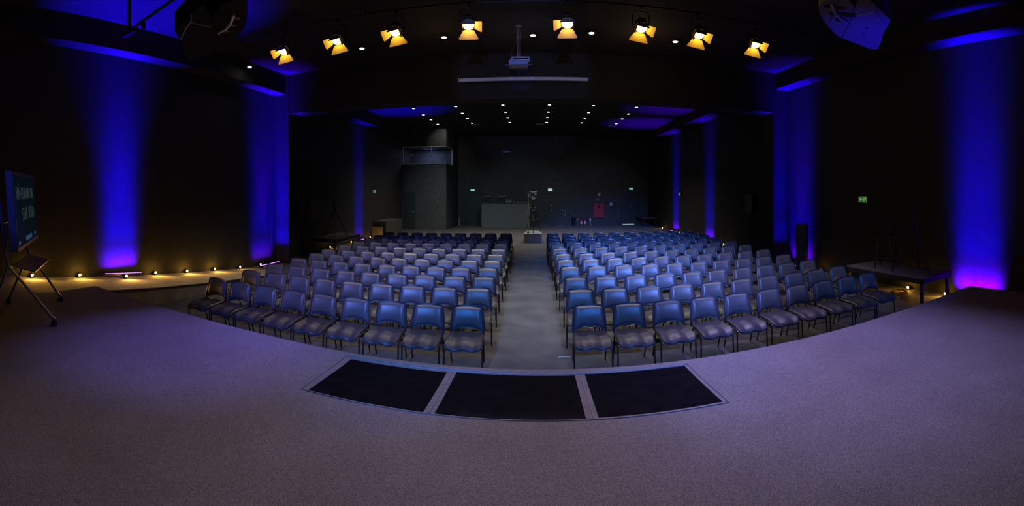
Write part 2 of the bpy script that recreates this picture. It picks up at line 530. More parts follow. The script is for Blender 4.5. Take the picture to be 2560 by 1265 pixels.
def seat_top(u, v, lift=0.0, grow=0.0, sad=1.0):
    """u across, v 0 rear .. 1 front"""
    a = (u - 0.5) * 2
    edge = min(u, 1 - u, v, 1 - v)
    w = (0.215 + 0.020 * v) + grow
    if v > 0.82:
        w *= 1 - 0.14 * ((v - 0.82) / 0.18) ** 2.2
    if v < 0.12:
        w *= 1 - 0.08 * ((0.12 - v) / 0.12) ** 2
    x = a * w
    y = 0.225 - v * (SEAT_D + grow)
    z = 0.448 + 0.010 * (1 - v)
    z += 0.013 * math.cos(2 * PI * a) * (0.35 + 0.65 * v) * sad       # centre ridge and raised flanks
    if v > 0.7:
        z -= 0.055 * ((v - 0.7) / 0.3) ** 2.0                         # waterfall front
    c = 0.52 - 0.16 * math.sin(PI * v)                                # two curved creases
    z -= 0.006 * sad * math.exp(-((abs(a) - c - 0.06) / 0.045) ** 2)
    if edge < 0.05:
        z -= 0.016 * (1 - edge / 0.05) ** 2
    return Vector((x, y, z + lift))


def back_pt(u, v, off=0.0, grow=0.0, pillow=0.0):
    """u across, v 0 bottom .. 1 top; off = distance behind the front face"""
    a = (u - 0.5) * 2
    zt = 0.792 + 0.014 * (1 - a * a) + grow
    zb = 0.462 + 0.060 * (1 - a * a) ** 0.8 - grow * 0.6
    z = zb + (zt - zb) * v
    w = 0.205 - 0.020 * v + grow
    if v > 0.9:
        w *= 1 - 0.05 * ((v - 0.9) / 0.1) ** 2
    if v < 0.08:
        w *= 1 - 0.03 * ((0.08 - v) / 0.08) ** 2
    x = a * w
    y = 0.205 + 0.20 * (z - 0.46) - 0.030 * a * a + off
    if pillow:
        y -= 0.024 * math.sin(PI * v) * (1 - 0.5 * a * a)
    if pillow:
        e = min(min(u, 1 - u) * 1.25, min(v, 1 - v), 0.16) / 0.16
        y += pillow * (1 - e) ** 1.6
    return Vector((x, y, z))


def make_chair():
    t = thing('audience_chair', 'chair', 'chair')
    build('seat', lambda b: slab(b, lambda u, v: seat_top(u, v), lambda u, v: seat_top(u, v, -0.024, 0, 0.6) + Vector((0, 0, 0.008 if min(u, 1 - u, v, 1 - v) < 0.04 else 0)), 24, 18), M_seat, t, True)
    build('seat_shell', lambda b: slab(b, lambda u, v: seat_top(u, v, -0.025, 0.006, 0.6), lambda u, v: seat_top(0.5 + (u - 0.5) * 0.96, 0.02 + v * 0.96, -0.040, 0.004, 0.5), 14, 10), M_plast, t, True)
    build('backrest', lambda b: slab(b, lambda u, v: back_pt(u, v, 0, 0, 0.030), lambda u, v: back_pt(u, v, 0.028), 24, 22), M_vinyl, t, True)

    def shell(b):
        slab(b, lambda u, v: back_pt(u, v, 0.016, 0.013), lambda u, v: back_pt(0.5 + (u - 0.5) * 0.97, 0.01 + v * 0.98, 0.032, 0.012), 12, 10)
        for s in (-1, 1):     # side posts running down to the seat
            pts = [(s * 0.190, 0.262, 0.78), (s * 0.203, 0.238, 0.65), (s * 0.212, 0.205, 0.52), (s * 0.212, 0.196, 0.46), (s * 0.208, 0.20, 0.415)]
            tube(b, pts, [0.013, 0.017, 0.019, 0.017, 0.013], 8)
    build('backrest_shell', shell, M_plast, t, True)
    for s in (-1, 1):
        build('leg', lambda b: tube(b, [(s * 0.222, -0.10, 0.415), (s * 0.226, -0.175, 0.412), (s * 0.230, -0.197, 0.395), (s * 0.231, -0.205, 0.36), (s * 0.234, -0.225, 0.005)], 0.0105, 8), M_black, t, True)
        build('leg', lambda b: tube(b, [(s * 0.218, 0.03, 0.415), (s * 0.216, 0.09, 0.412), (s * 0.215, 0.115, 0.395), (s * 0.215, 0.128, 0.36), (s * 0.213, 0.235, 0.005)], 0.0105, 8), M_black, t, True)
    build('seat_frame', lambda b: [tube(b, [(-0.222, -0.10, 0.413), (-0.218, 0.03, 0.413)], 0.0105), tube(b, [(0.222, -0.10, 0.413), (0.218, 0.03, 0.413)], 0.0105),
                                   tube(b, [(-0.222, -0.09, 0.402), (0.222, -0.09, 0.402)], 0.009), tube(b, [(-0.218, 0.05, 0.402), (0.218, 0.05, 0.402)], 0.009),
                                   box(b, (-0.205, 0.195, 0.418), (0.03, 0.05, 0.012)), box(b, (0.205, 0.195, 0.418), (0.03, 0.05, 0.012))], M_black, t, True)
    return t


SEATS_LEFT = [
    [(-4.982, 5.18), (-4.480, 5.20), (-3.979, 5.22), (-3.454, 5.24), (-2.951, 5.26), (-2.440, 5.28), (-1.920, 5.30), (-1.409, 5.32), (-0.885, 5.34)],
    [(-5.027, 6.15), (-4.488, 6.19), (-3.981, 6.22), (-3.479, 6.25), (-2.972, 6.28), (-2.465, 6.32), (-1.945, 6.35), (-1.429, 6.38), (-0.904, 6.42)],
    [(-5.087, 7.01), (-4.573, 7.05), (-4.035, 7.09), (-3.516, 7.13), (-3.014, 7.16), (-2.504, 7.20), (-1.989, 7.24), (-1.447, 7.28), (-0.924, 7.32)],
    [(-5.089, 7.92), (-4.585, 7.96), (-4.067, 7.99), (-3.558, 8.02), (-3.022, 8.06), (-2.513, 8.09), (-2.001, 8.13), (-1.499, 8.16), (-0.955, 8.20)],
    [(-5.134, 8.81), (-4.613, 8.84), (-4.096, 8.87), (-3.566, 8.91), (-3.058, 8.94), (-2.527, 8.98), (-2.006, 9.01), (-1.471, 9.05), (-0.959, 9.08)],
    [(-5.225, 9.58), (-4.690, 9.64), (-4.163, 9.70), (-3.637, 9.76), (-3.074, 9.82), (-2.553, 9.88), (-2.026, 9.94), (-1.500, 10.00), (-0.982, 10.06)],
    [(-5.239, 10.57), (-4.709, 10.62), (-4.178, 10.67), (-3.653, 10.73), (-3.109, 10.78), (-2.583, 10.83), (-2.043, 10.89), (-1.531, 10.94), (-0.996, 10.99)],
    [(-5.241, 11.52), (-4.712, 11.59), (-4.189, 11.67), (-3.661, 11.74), (-3.137, 11.81), (-2.609, 11.88), (-2.081, 11.96), (-1.557, 12.03), (-1.024, 12.10)],
    [(-5.267, 12.47), (-4.703, 12.53), (-4.203, 12.59), (-3.693, 12.64), (-3.161, 12.70), (-2.633, 12.76), (-2.101, 12.82), (-1.578, 12.87), (-1.041, 12.93)],
    [(-5.328, 13.47), (-4.799, 13.52), (-4.267, 13.57), (-3.734, 13.62), (-3.197, 13.67), (-2.660, 13.72), (-2.123, 13.77), (-1.590, 13.82), (-1.053, 13.87)],
    [(-5.371, 14.54), (-4.839, 14.60), (-4.310, 14.67), (-3.782, 14.73), (-3.249, 14.79), (-2.721, 14.85), (-2.174, 14.92), (-1.632, 14.98), (-1.082, 15.05)],
]
SEATS_RIGHT = [
    [(0.695, 5.42), (1.228, 5.42), (1.775, 5.41), (2.312, 5.41), (2.836, 5.40), (3.383, 5.40), (3.911, 5.39), (4.458, 5.39), (4.986, 5.38), (5.506, 5.38)],
    [(0.683, 6.36), (1.224, 6.35), (1.769, 6.34), (2.315, 6.32), (2.851, 6.31), (3.397, 6.30), (3.929, 6.29), (4.497, 6.28), (5.011, 6.27), (5.556, 6.26)],
    [(0.702, 7.30), (1.245, 7.30), (1.788, 7.29), (2.335, 7.28), (2.878, 7.28), (3.385, 7.27), (3.937, 7.26), (4.471, 7.26), (5.005, 7.25), (5.543, 7.24)],
    [(0.692, 8.36), (1.238, 8.34), (1.794, 8.33), (2.346, 8.32), (2.883, 8.31), (3.421, 8.30), (3.968, 8.29), (4.515, 8.28), (5.053, 8.27), (5.590, 8.26)],
    [(0.663, 9.23), (1.228, 9.24), (1.789, 9.25), (2.345, 9.25), (2.892, 9.26), (3.425, 9.26), (3.981, 9.27), (4.532, 9.28), (5.102, 9.28), (5.653, 9.29)],
    [(0.663, 10.12), (1.240, 10.15), (1.791, 10.17), (2.359, 10.20), (2.910, 10.23), (3.469, 10.26), (4.024, 10.29), (4.579, 10.32), (5.148, 10.35), (5.707, 10.38)],
    [(0.643, 11.17), (1.214, 11.19), (1.777, 11.21), (2.339, 11.23), (2.906, 11.25), (3.459, 11.27), (4.026, 11.29), (4.593, 11.31), (5.160, 11.33), (5.731, 11.35)],
    [(0.634, 12.14), (1.188, 12.17), (1.756, 12.19), (2.328, 12.22), (2.895, 12.25), (3.467, 12.28), (4.021, 12.31), (4.571, 12.33), (5.161, 12.36), (5.719, 12.39)],
    [(0.586, 13.02), (1.139, 13.06), (1.719, 13.11), (2.290, 13.15), (2.848, 13.19), (3.433, 13.23), (4.009, 13.27), (4.593, 13.32), (5.151, 13.36), (5.722, 13.40)],
    [(0.594, 13.98), (1.155, 14.03), (1.712, 14.07), (2.283, 14.12), (2.853, 14.17), (3.432, 14.21), (4.012, 14.26), (4.587, 14.31), (5.148, 14.35), (5.714, 14.40)],
    [(0.603, 15.05), (1.161, 15.06), (1.731, 15.08), (2.302, 15.09), (2.859, 15.10), (3.444, 15.12), (4.019, 15.13), (4.581, 15.15), (5.165, 15.16), (5.745, 15.18)],
]

ORD = ['front', 'second', 'third', 'fourth', 'fifth', 'sixth', 'seventh', 'eighth', 'ninth', 'tenth', 'rear']
NTH = ['first', 'second', 'third', 'fourth', 'fifth', 'sixth', 'seventh', 'eighth', 'ninth', 'tenth']
proto = make_chair()
first = True
for side, rows in (('left', SEATS_LEFT), ('right', SEATS_RIGHT)):
    for ri, row in enumerate(rows):
        n = len(row)
        (xa, ya), (xb, yb) = row[0], row[-1]
        rz = math.atan2(yb - ya, xb - xa)
        for ci, (x, y) in enumerate(row):
            k = (n - 1 - ci) if side == 'left' else ci
            lab = 'black padded chair in the %s block, %s row from the stage, %s from the aisle' % (side, ORD[ri], NTH[k])
            lab = lab.replace('front row from the stage', 'front row').replace('rear row from the stage', 'rearmost row')
            loc = (x + 0.25 * math.sin(rz), y - 0.245, 0.0)
            g = 'audience chairs in the %s block' % side
            if first:
                proto.location = loc
                proto.rotation_euler = (0, 0, rz)
                proto['label'] = lab
                proto['group'] = g
                first = False
            else:
                dup(proto, loc, lab, (0, 0, rz), g)

# ------------------------------------------------------------------ warm stage lanterns on a pipe
pipe = thing('lighting_pipe', 'long black pipe under the ceiling carrying the warm lanterns', 'lighting bar', (0, 7.35, 5.97))
build('pipe', lambda b: tube(b, [(-6.2, 0, 0), (5.6, 0, 0)], 0.024, 10), M_blackm, pipe)
for hx in (-6.0, -3.2, -0.3, 2.4, 5.3):
    build('hanger', lambda b: [cyl(b, (hx, 0, 0.0), (hx, 0, 0.23), 0.008), disc(b, (hx, 0, 0.222), 0.04)], M_blackm, pipe)


def door_leaf(b, ang, wi, wo, ln, open_deg, r=0.108):
    """one barn door leaf hinged on the front ring; ang = where on the ring"""
    ca, sa = math.cos(ang), math.sin(ang)
    o = R(open_deg)
    rad = Vector((ca, 0, sa))
    tan = Vector((-sa, 0, ca))
    h = rad * r + Vector((0, -0.175, 0))
    d = rad * math.sin(o) + Vector((0, -math.cos(o), 0))
    pts = [h - tan * wi / 2, h + tan * wi / 2, h + d * (ln * 0.9) + tan * wo / 2, h + d * ln + tan * (wo / 2 - 0.02), h + d * ln - tan * (wo / 2 - 0.02), h + d * (ln * 0.9) - tan * wo / 2]
    nrm = (pts[1] - pts[0]).cross(pts[2] - pts[0]).normalized() * 0.003
    prism(b, pts, nrm)
    tube(b, [h - tan * wi * 0.42, h + tan * wi * 0.42], 0.006, 6)


def make_fresnel(side):
    t = thing('stage_lantern', 'lantern', 'stage light', (0, 7.35, 5.97))

    def yoke(b):
        tube(b, [(-0.155, 0, -0.42), (-0.155, 0, -0.20), (-0.11, 0, -0.13), (0.11, 0, -0.13), (0.155, 0, -0.20), (0.155, 0, -0.42)], 0.010, 6)
        cyl(b, (-0.17, 0, -0.42), (-0.13, 0, -0.42), 0.022)
        cyl(b, (0.17, 0, -0.42), (0.13, 0, -0.42), 0.022)
    build('yoke', yoke, M_blackm, t)
    build('clamp', lambda b: [box(b, (0, 0, -0.055), (0.05, 0.075, 0.05), 0.008), box(b, (0, 0.034, -0.01), (0.04, 0.014, 0.06)), box(b, (0, -0.034, -0.01), (0.04, 0.014, 0.06)), cyl(b, (0, 0, -0.07), (0, 0, -0.13), 0.010)], M_black, t)
    body = build('housing', lambda b: [cyl(b, (0, 0.13, 0), (0, -0.10, 0), 0.105, 0.118, 20), cyl(b, (0, -0.10, 0), (0, -0.165, 0), 0.128, 0.128, 20, True), cyl(b, (0, 0.13, 0), (0, 0.17, 0), 0.10, 0.06, 20), box(b, (0, 0.02, 0.115), (0.12, 0.16, 0.04), 0.006)], M_blackm, t, True)
    body.location = (0, 0, -0.42)
    build('lens', lambda b: cyl(b, (0, -0.166, 0), (0, -0.172, 0), 0.098, 0.090, 24), M_amber, body)
    build('barndoor', lambda b: door_leaf(b, R(90), 0.16, 0.26, 0.15, -14), M_yellowdoor, body)
    build('barndoor', lambda b: door_leaf(b, R(-90), 0.19, 0.36, 0.19, 48), M_yellowdoor, body)
    build('barndoor', lambda b: door_leaf(b, R(90 - 90 * side), 0.15, 0.22, 0.17, 50), M_yellowdoor, body)
    build('barndoor', lambda b: door_leaf(b, R(90 + 90 * side), 0.15, 0.20, 0.15, -4), M_yellowdoor, body)
    return t


LANTERNS = [(-5.08, 5.44), (-3.79, 5.47), (-2.57, 5.49), (-1.20, 5.58), (0.556, 5.59), (1.894, 5.53), (3.02, 5.49), (4.256, 5.49)]
fres_l = make_fresnel(-1)
fres_r = make_fresnel(1)
NL = ['leftmost', 'second from left', 'third from left', 'fourth from left', 'fourth from right', 'third from right', 'second from right', 'rightmost']
for i, (x, zl) in enumerate(LANTERNS):
    lab = 'lit amber stage lantern with barn doors, %s on the ceiling pipe' % NL[i]
    fres = fres_l if i in (0, 1, 2, 4) else fres_r
    if i in (0, 3):
        o = fres
        o['label'] = lab
        o['group'] = 'amber stage lanterns on the ceiling pipe'
        o.location = (x, 7.35, 5.97)
    else:
        o = dup(fres, (x, 7.35, 5.97), lab)
    piv = Vector((x, 7.35, 5.55))
    aim = Vector((x * 0.55 * (1.0 if abs(x) > 1.3 else 0.6) - 0.1, 2.0, 0.8))
    dr = (aim - piv).normalized()
    for c in o.children:
        if c.name.startswith('housing'):
            c.rotation_mode = 'QUATERNION'
            c.rotation_quaternion = dr.to_track_quat('-Y', 'Z') @ Matrix.Rotation(R(-13 if i < 3 else 13 if i > 4 else 0), 4, 'Y').to_quaternion()
    lamp('lantern_beam', 'SPOT', piv + dr * 0.30, 34, (1.0, 0.66, 0.34), aim, spot_size=R(58), spot_blend=0.7, shadow_soft_size=0.06)

for lx in (2.4, -2.2):      # added warm points that brighten the beam face
    lamp('added_beam_fill', 'POINT', (lx, 9.2, 5.5), 7 if lx > 0 else 3, (1.0, 0.62, 0.34), shadow_soft_size=0.2)

# ------------------------------------------------------------------ ceiling downlights


def make_down():
    t = thing('ceiling_downlight', 'downlight', 'ceiling light')
    build('trim_ring', lambda b: cyl(b, (0, 0, 0), (0, 0, -0.07), 0.085, 0.085, 18), M_blackm, t)
    build('bulb', lambda b: cyl(b, (0, 0, -0.070), (0, 0, -0.080), 0.062, 0.055, 18), M_down, t)
    return t


dl = make_down()
dl_used = False


def put_down(loc, lab, grp, watt, ang=110, col=(1.0, 0.90, 0.82), bulb_scale=1.0, lean=0.0):
    global dl_used
    if not dl_used:
        o = dl
        o.location = loc
        o['label'] = lab
        o['group'] = grp
        dl_used = True
    else:
        o = dup(dl, loc, lab, None, grp)
    lamp('downlight_beam', 'SPOT', (loc[0], loc[1], loc[2] - 0.10), watt, col, (loc[0], loc[1] + lean, 0), spot_size=R(ang), spot_blend=0.95, shadow_soft_size=0.05)
    return o


CX = [-5.43, -3.50, -1.43, 0.58, 2.49, 4.42]
CY = [17.93, 19.57, 21.05, 22.57]
CN = ['leftmost column', 'second column from left', 'third column from left', 'third column from right', 'second column from right', 'rightmost column']
RN = ['row nearest the beam', 'second row behind the beam', 'third row behind the beam', 'row nearest the back wall']
for i, x in enumerate(CX):
    for j, y in enumerate(CY):
        o = put_down((x, y, TOP), 'small rear ceiling downlight, %s, %s' % (CN[i], RN[j]), 'rear ceiling downlights', 150)
FRONT_DL = [(-7.42, 9.02, 5.86 - 0.0), (-4.30, 9.67, TOP), (-2.14, 9.52, TOP), (-0.07, 9.62, TOP), (1.26, 9.38, TOP), (3.31, 9.51, TOP)]
FN = ['leftmost', 'second from left', 'third from left', 'third from right', 'second from right', 'rightmost']
for i, l in enumerate(FRONT_DL):
    if i == 0:
        l = (-7.30, 8.87, 5.96)
    put_down(l, 'white downlight over the seats in front of the beam, %s' % FN[i], 'downlights in front of the beam', 4 if i == 0 else 520, 88, (1.0, 0.93, 0.88), 1.0, -0.8)
build('drop_stem', lambda b: cyl(b, (0, 0, 0), (0, 0, 0.24), 0.02), M_blackm, [o for o in bpy.data.objects if o.get('label', '').startswith('white downlight over the seats in front of the beam, leftmost')][0])

# ------------------------------------------------------------------ amber footlights


def make_foot():
    t = thing('footlight', 'footlight', 'floor light')
    build('housing', lambda b: [cyl(b, (0, 0.0, 0.045), (0.045, 0, 0.055), 0.032, 0.036, 14), box(b, (0.0, 0, 0.008), (0.06, 0.06, 0.016), 0.003)], M_blackm, t)
    build('lens', lambda b: ball(b, (0.046, 0, 0.056), 0.029, (0.6, 1, 1)), M_foot, t, True)
    return t


ft = make_foot()
ft_used = False


def put_foot(loc, lab, rz, watt, grp):
    global ft_used
    if not ft_used:
        ft.location = loc
        ft.rotation_euler = (0, 0, rz)
        ft['label'] = lab
        ft['group'] = grp
        ft_used = True
    else:
        dup(ft, loc, lab, (0, 0, rz), grp)
    dx = math.cos(rz)
    c0 = (loc[0] + dx * 0.11, loc[1], loc[2] + 0.085)
    lamp('footlight_beam', 'SPOT', c0, watt, (1.0, 0.52, 0.08), (c0[0] + dx, c0[1], c0[2] - 0.25), spot_size=R(158), spot_blend=0.5, shadow_soft_size=0.02)
    lamp('footlight_glow', 'POINT', c0, watt * 0.25, (1.0, 0.52, 0.08), shadow_soft_size=0.02)


def ramp_z(y):
    return max(0.0, 0.585 * (9.8 - y) / 7.35)


FL = [2.99, 4.08, 5.10, 6.12, 7.14, 8.16, 9.22, 10.2]
fl_lab = ['beside the display stand', 'second down from the stage', 'in front of the nearest violet bar', 'fourth down from the stage', 'fifth down from the stage', 'sixth down from the stage', 'near the foot of the ramp', 'beside the left pillar light bar']
for y, lb in zip(FL, fl_lab):
    put_foot((WL + (0.33 if 5.0 < y < 5.2 else 0.06), y, ramp_z(y) + (0.012 if y < 9.8 else 0)), 'glowing amber footlight along the left wall, %s' % lb, 0.0, 16 if y < 9 else 3 if y < 10 else 0.8, 'footlights along the left wall')
for y, lb in ((15.0, 'under the left riser'), (17.0, 'behind the left riser'), (19.2, 'before the draped table')):
    put_foot((RL + 0.06, y, 0.0), 'small amber footlight by the rear left wall, %s' % lb, 0.0, 3 if y > 18 else 1, 'rear left footlights')
for y, lb in ((5.06, 'nearest the stage corner'), (6.10, 'glowing under the riser over a cable coil'), (9.30, 'beyond the riser near the black column')):
    put_foot((WR - 0.06, y, 0.0), 'amber footlight at the right wall, %s' % lb, PI, 9 if y < 7 else 2, 'footlights along the right wall')
for y, lb in ((16.2, 'behind the right seats'), (21.9, 'beside the far violet bar'), (25.0, 'by the far riser')):
    put_foot((RR - 0.06, y, 0.0), 'tiny amber footlight by the rear right wall, %s' % lb, PI, 2 if y > 24 else 0.6, 'rear right footlights')

# ------------------------------------------------------------------ violet light bars washing the walls


def make_bar():
    t = thing('light_bar', 'bar', 'light bar')
    build('housing', lambda b: [box(b, (0, 0, 0.045), (0.06, 1.02, 0.05), 0.006), box(b, (0, -0.38, 0.01), (0.09, 0.04, 0.02)), box(b, (0, 0.38, 0.01), (0.09, 0.04, 0.02))], M_blackm, t)
    l0 = build('led', lambda b: [box(b, (0, 0, 0.0), (0.030, 0.045, 0.012), 0.003)], M_violet, t)
    l0.location = (0.014, -0.455, 0.073)
    for k in range(1, 14):
        c = l0.copy()
        COL.objects.link(c)
        c.parent = t
        c.location = (0.014, -0.455 + 0.07 * k, 0.072)
    return t


bar = make_bar()
BARS = [  # x, y, z, wall sign, label, blue watt, violet watt, length
    (WL + 0.22, 5.12, ramp_z(5.12) + 0.04, -1, 'violet light bar on the ramp against the left wall', 230, 30, 1.0),
    (WL + 0.30, 10.40, 0.0, -1, 'violet light bar at the foot of the left pillar', 120, 7, 1.0),
    (RL + 0.22, 18.1, 0.0, -1, 'violet light bar behind the rear left riser', 50, 4, 1.0),
    (WR - 0.30, 10.35, 0.0, 1, 'violet light bar behind the black column speaker', 110, 18, 1.0),
    (WR - 0.25, 4.28, 0.0, 1, 'violet light bar hidden beyond the right stage corner', 260, 70, 1.1),
    (RR - 0.22, 17.9, 0.0, 1, 'violet light bar at the rear right wall behind the seats', 70, 12, 1.0),
    (RR - 0.22, 22.7, 0.0, 1, 'farthest violet light bar by the rear right corner', 70, 14, 1.0),
]
CEILING_WATT = [13000, 3600, 8000, 2200, 2500, 5000, 5500]
for i, (x, y, z, s, lab, wb, wv, ln) in enumerate(BARS):
    up = CEILING_WATT[i]
    if i == 0:
        bar.location = (x, y, z)
        bar.rotation_euler = (-R(4.5), 0, 0)
        bar['label'] = lab
        bar['group'] = 'violet light bars along the side walls'
    else:
        dup(bar, (x, y, z), lab, (0, 0, 0 if s < 0 else PI))
    def wash(nm, watt, col, tilt, spread, zz):
        l = lamp(nm, 'AREA', (x, y, z + zz), watt, col, shape='RECTANGLE', size=0.05, size_y=ln * 0.9, spread=R(spread))
        q = Vector((s * tilt, 0, 1.0)).normalized()
        l.rotation_euler = (0, math.atan2(q.x, q.z) + PI, 0)
    wash('bar_blue_beam', wb * 0.32, (0.008, 0.0, 1.0), 0.03, 14, 0.10)
    wash('bar_blue_middle', wb * 0.24, (0.008, 0.0, 1.0), 0.13, 24, 0.10)
    wash('bar_blue_base', wb * 0.10, (0.008, 0.0, 1.0), 0.42, 50, 0.10)
    wash('bar_violet_base', wv * 1.1, (0.11, 0.0, 1.0), 0.95, 60, 0.10)
    if i in (1, 3):        # the end of the bar rakes up the pillar face
        for tl, sp_, w_ in ((0.05, 16, 60), (0.20, 30, 20)):
            pl = lamp('bar_pillar_beam', 'AREA', (x, 10.86, z + 0.10), w_ * (1 if i == 1 else 0.5), (0.008, 0.0, 1.0), (x, 10.86 + tl * 5, z + 5.1), shape='RECTANGLE', size=0.5, size_y=0.05, spread=R(sp_))
    if up:
        lamp('bar_ceiling_beam', 'SPOT', (x - s * 0.05, y, z + 0.12), up, (0.07 if i in (1, 3, 5, 6) else 0.008, 0.0, 1.0), [(x - s * 1.2, y, z + 6.0), (x, y + 0.1, 6.0), (x - s * 1.7, y, 6.0), (x, y + 0.1, 6.0), (4.1, 3.75, 4.5), (x - s * 1.5, y, 6.0), (x - s * 1.5, y, 6.0)][i], spot_size=R([48, 30, 44, 30, 17, 42, 44][i]), spot_blend=1.0, shadow_soft_size=0.04)

# ------------------------------------------------------------------ display on a wheeled stand (stage left)
BD = Vector((-0.869, 0.494, 0)).normalized()          # along the screen, near to far
BN = Vector((0.494, 0.869, 0)).normalized()           # out of the screen
disp = thing('display_stand', 'large wheeled display with marker writing standing at the left end of the stage', 'display', (-5.45, 2.0, 0.59))
O0 = Vector((-5.45, 2.0, 0.59))
NB = Vector((-4.74, 1.60, 1.60)) - O0                 # near bottom corner
UP = (Vector((0, 0, 1)) - BN * 0.072).normalized()


def bp(u, v, n=0.0):
    return NB + BD * u + UP * v + BN * n


def screen_box(b, u0, u1, v0, v1, n0, n1):
    prism(b, [bp(u0, v0, n0), bp(u1, v0, n0), bp(u1, v1, n0), bp(u0, v1, n0)], (BN + Vector((0, 0, 0.072))).normalized() * (n1 - n0))


W_, H_ = 1.68, 0.99
build('casing', lambda b: screen_box(b, 0, W_, 0, H_, -0.09, -0.004), mat('blue_grey_casing', (0.10, 0.13, 0.20), 0.35, 0.3, noise=0.05, scale=20), disp)
scr = build('screen', lambda b: screen_box(b, 0.03, W_ - 0.03, 0.045, H_ - 0.035, -0.004, 0.0), M_screen, disp)
build('bezel', lambda b: [screen_box(b, 0, W_, 0, 0.045, -0.004, 0.006), screen_box(b, 0, W_, H_ - 0.035, H_, -0.004, 0.006), screen_box(b, 0, 0.03, 0, H_, -0.004, 0.006), screen_box(b, W_ - 0.03, W_, 0, H_, -0.004, 0.006)], M_blackm, disp)
GL = {
    'V': [[(0, 1), (0.5, 0), (1, 1.05)]],
    'Á': [[(0, 0), (0.5, 1), (1, 0)], [(0.2, 0.38), (0.85, 0.42)], [(0.5, 1.15), (0.75, 1.35)]],
    'A': [[(0, 0), (0.5, 1), (1, 0)], [(0.2, 0.38), (0.95, 0.42)]],
    'C': [[(0.95, 0.85), (0.6, 1), (0.2, 0.8), (0.05, 0.45), (0.25, 0.1), (0.6, 0), (0.95, 0.12)]],
    'U': [[(0, 1), (0.05, 0.3), (0.3, 0), (0.7, 0.05), (0.95, 0.35), (1, 1)]],
    'I': [[(0.5, 0.75), (0.5, 0)], [(0.5, 1.0), (0.52, 1.08)]],
    'D': [[(0, 0), (0.05, 1), (0.6, 0.9), (0.95, 0.5), (0.6, 0.08), (0, 0)]],
    'R': [[(0, 0), (0.05, 1), (0.7, 0.95), (0.85, 0.7), (0.6, 0.5), (0.1, 0.48)], [(0.45, 0.48), (0.95, 0)]],
    'S': [[(0.9, 0.85), (0.5, 1), (0.1, 0.8), (0.3, 0.55), (0.75, 0.42), (0.85, 0.15), (0.45, 0), (0.05, 0.15)]],
}


def write(b, txt, u, v, cw, ch, gap):
    for chh in txt:
        if chh == ' ':
            u += cw * 0.8
            continue
        ww = cw * (0.4 if chh == 'I' else 1)
        for st in GL[chh]:
            tube(b, [bp(u + p[0] * ww, v + p[1] * ch, 0.003) for p in st], 0.003, 5)
        u += ww + gap
    return u


for wtxt, wu, wv, wc, wh, wg in (('VÁ', 0.14, 0.64, 0.100, 0.155, 0.020), ('CUIDAR', 0.46, 0.64, 0.100, 0.155, 0.020), ('DA', 1.22, 0.64, 0.100, 0.155, 0.020), ('SUA', 0.45, 0.36, 0.115, 0.165, 0.025), ('VIDA', 0.97, 0.36, 0.115, 0.165, 0.025)):
    build('handwritten_word', lambda b: write(b, wtxt, wu, wv, wc, wh, wg), M_marker, scr)
for t0, t1, t2, t3 in ((0.62, 1.12, 0.075, 0.135), (1.35, 1.50, 0.09, 0.13), (0.12, 0.22, 0.075, 0.12)):
    build('screen_button', lambda b: screen_box(b, t0, t1, t2, t3, 0.0005, 0.0015), mat('screen_toolbar', (0.02, 0.08, 0.2), 0.4, noise=0.1, scale=10, emit=(0.02, 0.16, 0.38), emit_s=0.22), scr)
M_leg = mat('satin_metal_tube', (0.30, 0.30, 0.32), 0.3, 0.9, noise=0.05, scale=40)
nj = Vector((-4.97, 1.55, 1.40)) - O0
fj = Vector((-6.10, 2.24, 1.37)) - O0
feet = {'near': [Vector((-4.785, 2.103, 0.66)) - O0, Vector((-4.98, 1.30, 0.66)) - O0], 'far': [Vector((-5.857, 2.675, 0.66)) - O0, Vector((-6.05, 1.90, 0.66)) - O0]}
for j, key in ((nj, 'near'), (fj, 'far')):
    build('upright', lambda b: [tube(b, [j, j + Vector((0, 0, 0.25)) - BN * 0.05, j + Vector((0, 0, 0.82)) - BN * 0.11], 0.024, 10)], M_leg, disp, True)
    for f in feet[key]:
        lg = build('leg', lambda b: [tube(b, [j, j.lerp(f, 0.5) + Vector((0, 0, 0.02)), j.lerp(f, 0.93) + Vector((0, 0, 0.01)), f + Vector((0, 0, 0.03))], 0.019, 10)], M_leg, disp, True)
        build('castor', lambda b: [cyl(b, f + Vector((0.013, -0.01, -0.035)), f + Vector((0.035, -0.01, -0.035)), 0.035, 0.035, 14), cyl(b, f + Vector((-0.035, -0.01, -0.035)), f + Vector((-0.013, -0.01, -0.035)), 0.035, 0.035, 14), box(b, f + Vector((0, 0, 0.0)), (0.05, 0.05, 0.05), 0.008)], M_rubber, lg)
build('cross_bar', lambda b: [tube(b, [nj + Vector((0, 0, -0.03)), fj + Vector((0, 0, -0.03))], 0.018, 8), tube(b, [nj + Vector((0, 0, 0.55)) - BN * 0.09, fj + Vector((0, 0, 0.55)) - BN * 0.09], 0.018, 8)], M_leg, disp)
tr = [nj + BN * 0.02, fj + BN * 0.02]
build('tray', lambda b: prism(b, [tr[0] + BD * 0.12 + Vector((0, 0, -0.02)), tr[1] - BD * 0.05 + Vector((0, 0, -0.02)), tr[1] - BD * 0.05 + BN * 0.30 + Vector((0, 0, -0.10)), tr[0] + BD * 0.12 + BN * 0.30 + Vector((0, 0, -0.10))], (0, 0, 0.012)), mat('tray_metal', (0.16, 0.14, 0.13), 0.4, 0.4, noise=0.1, scale=20), disp)

# ------------------------------------------------------------------ risers


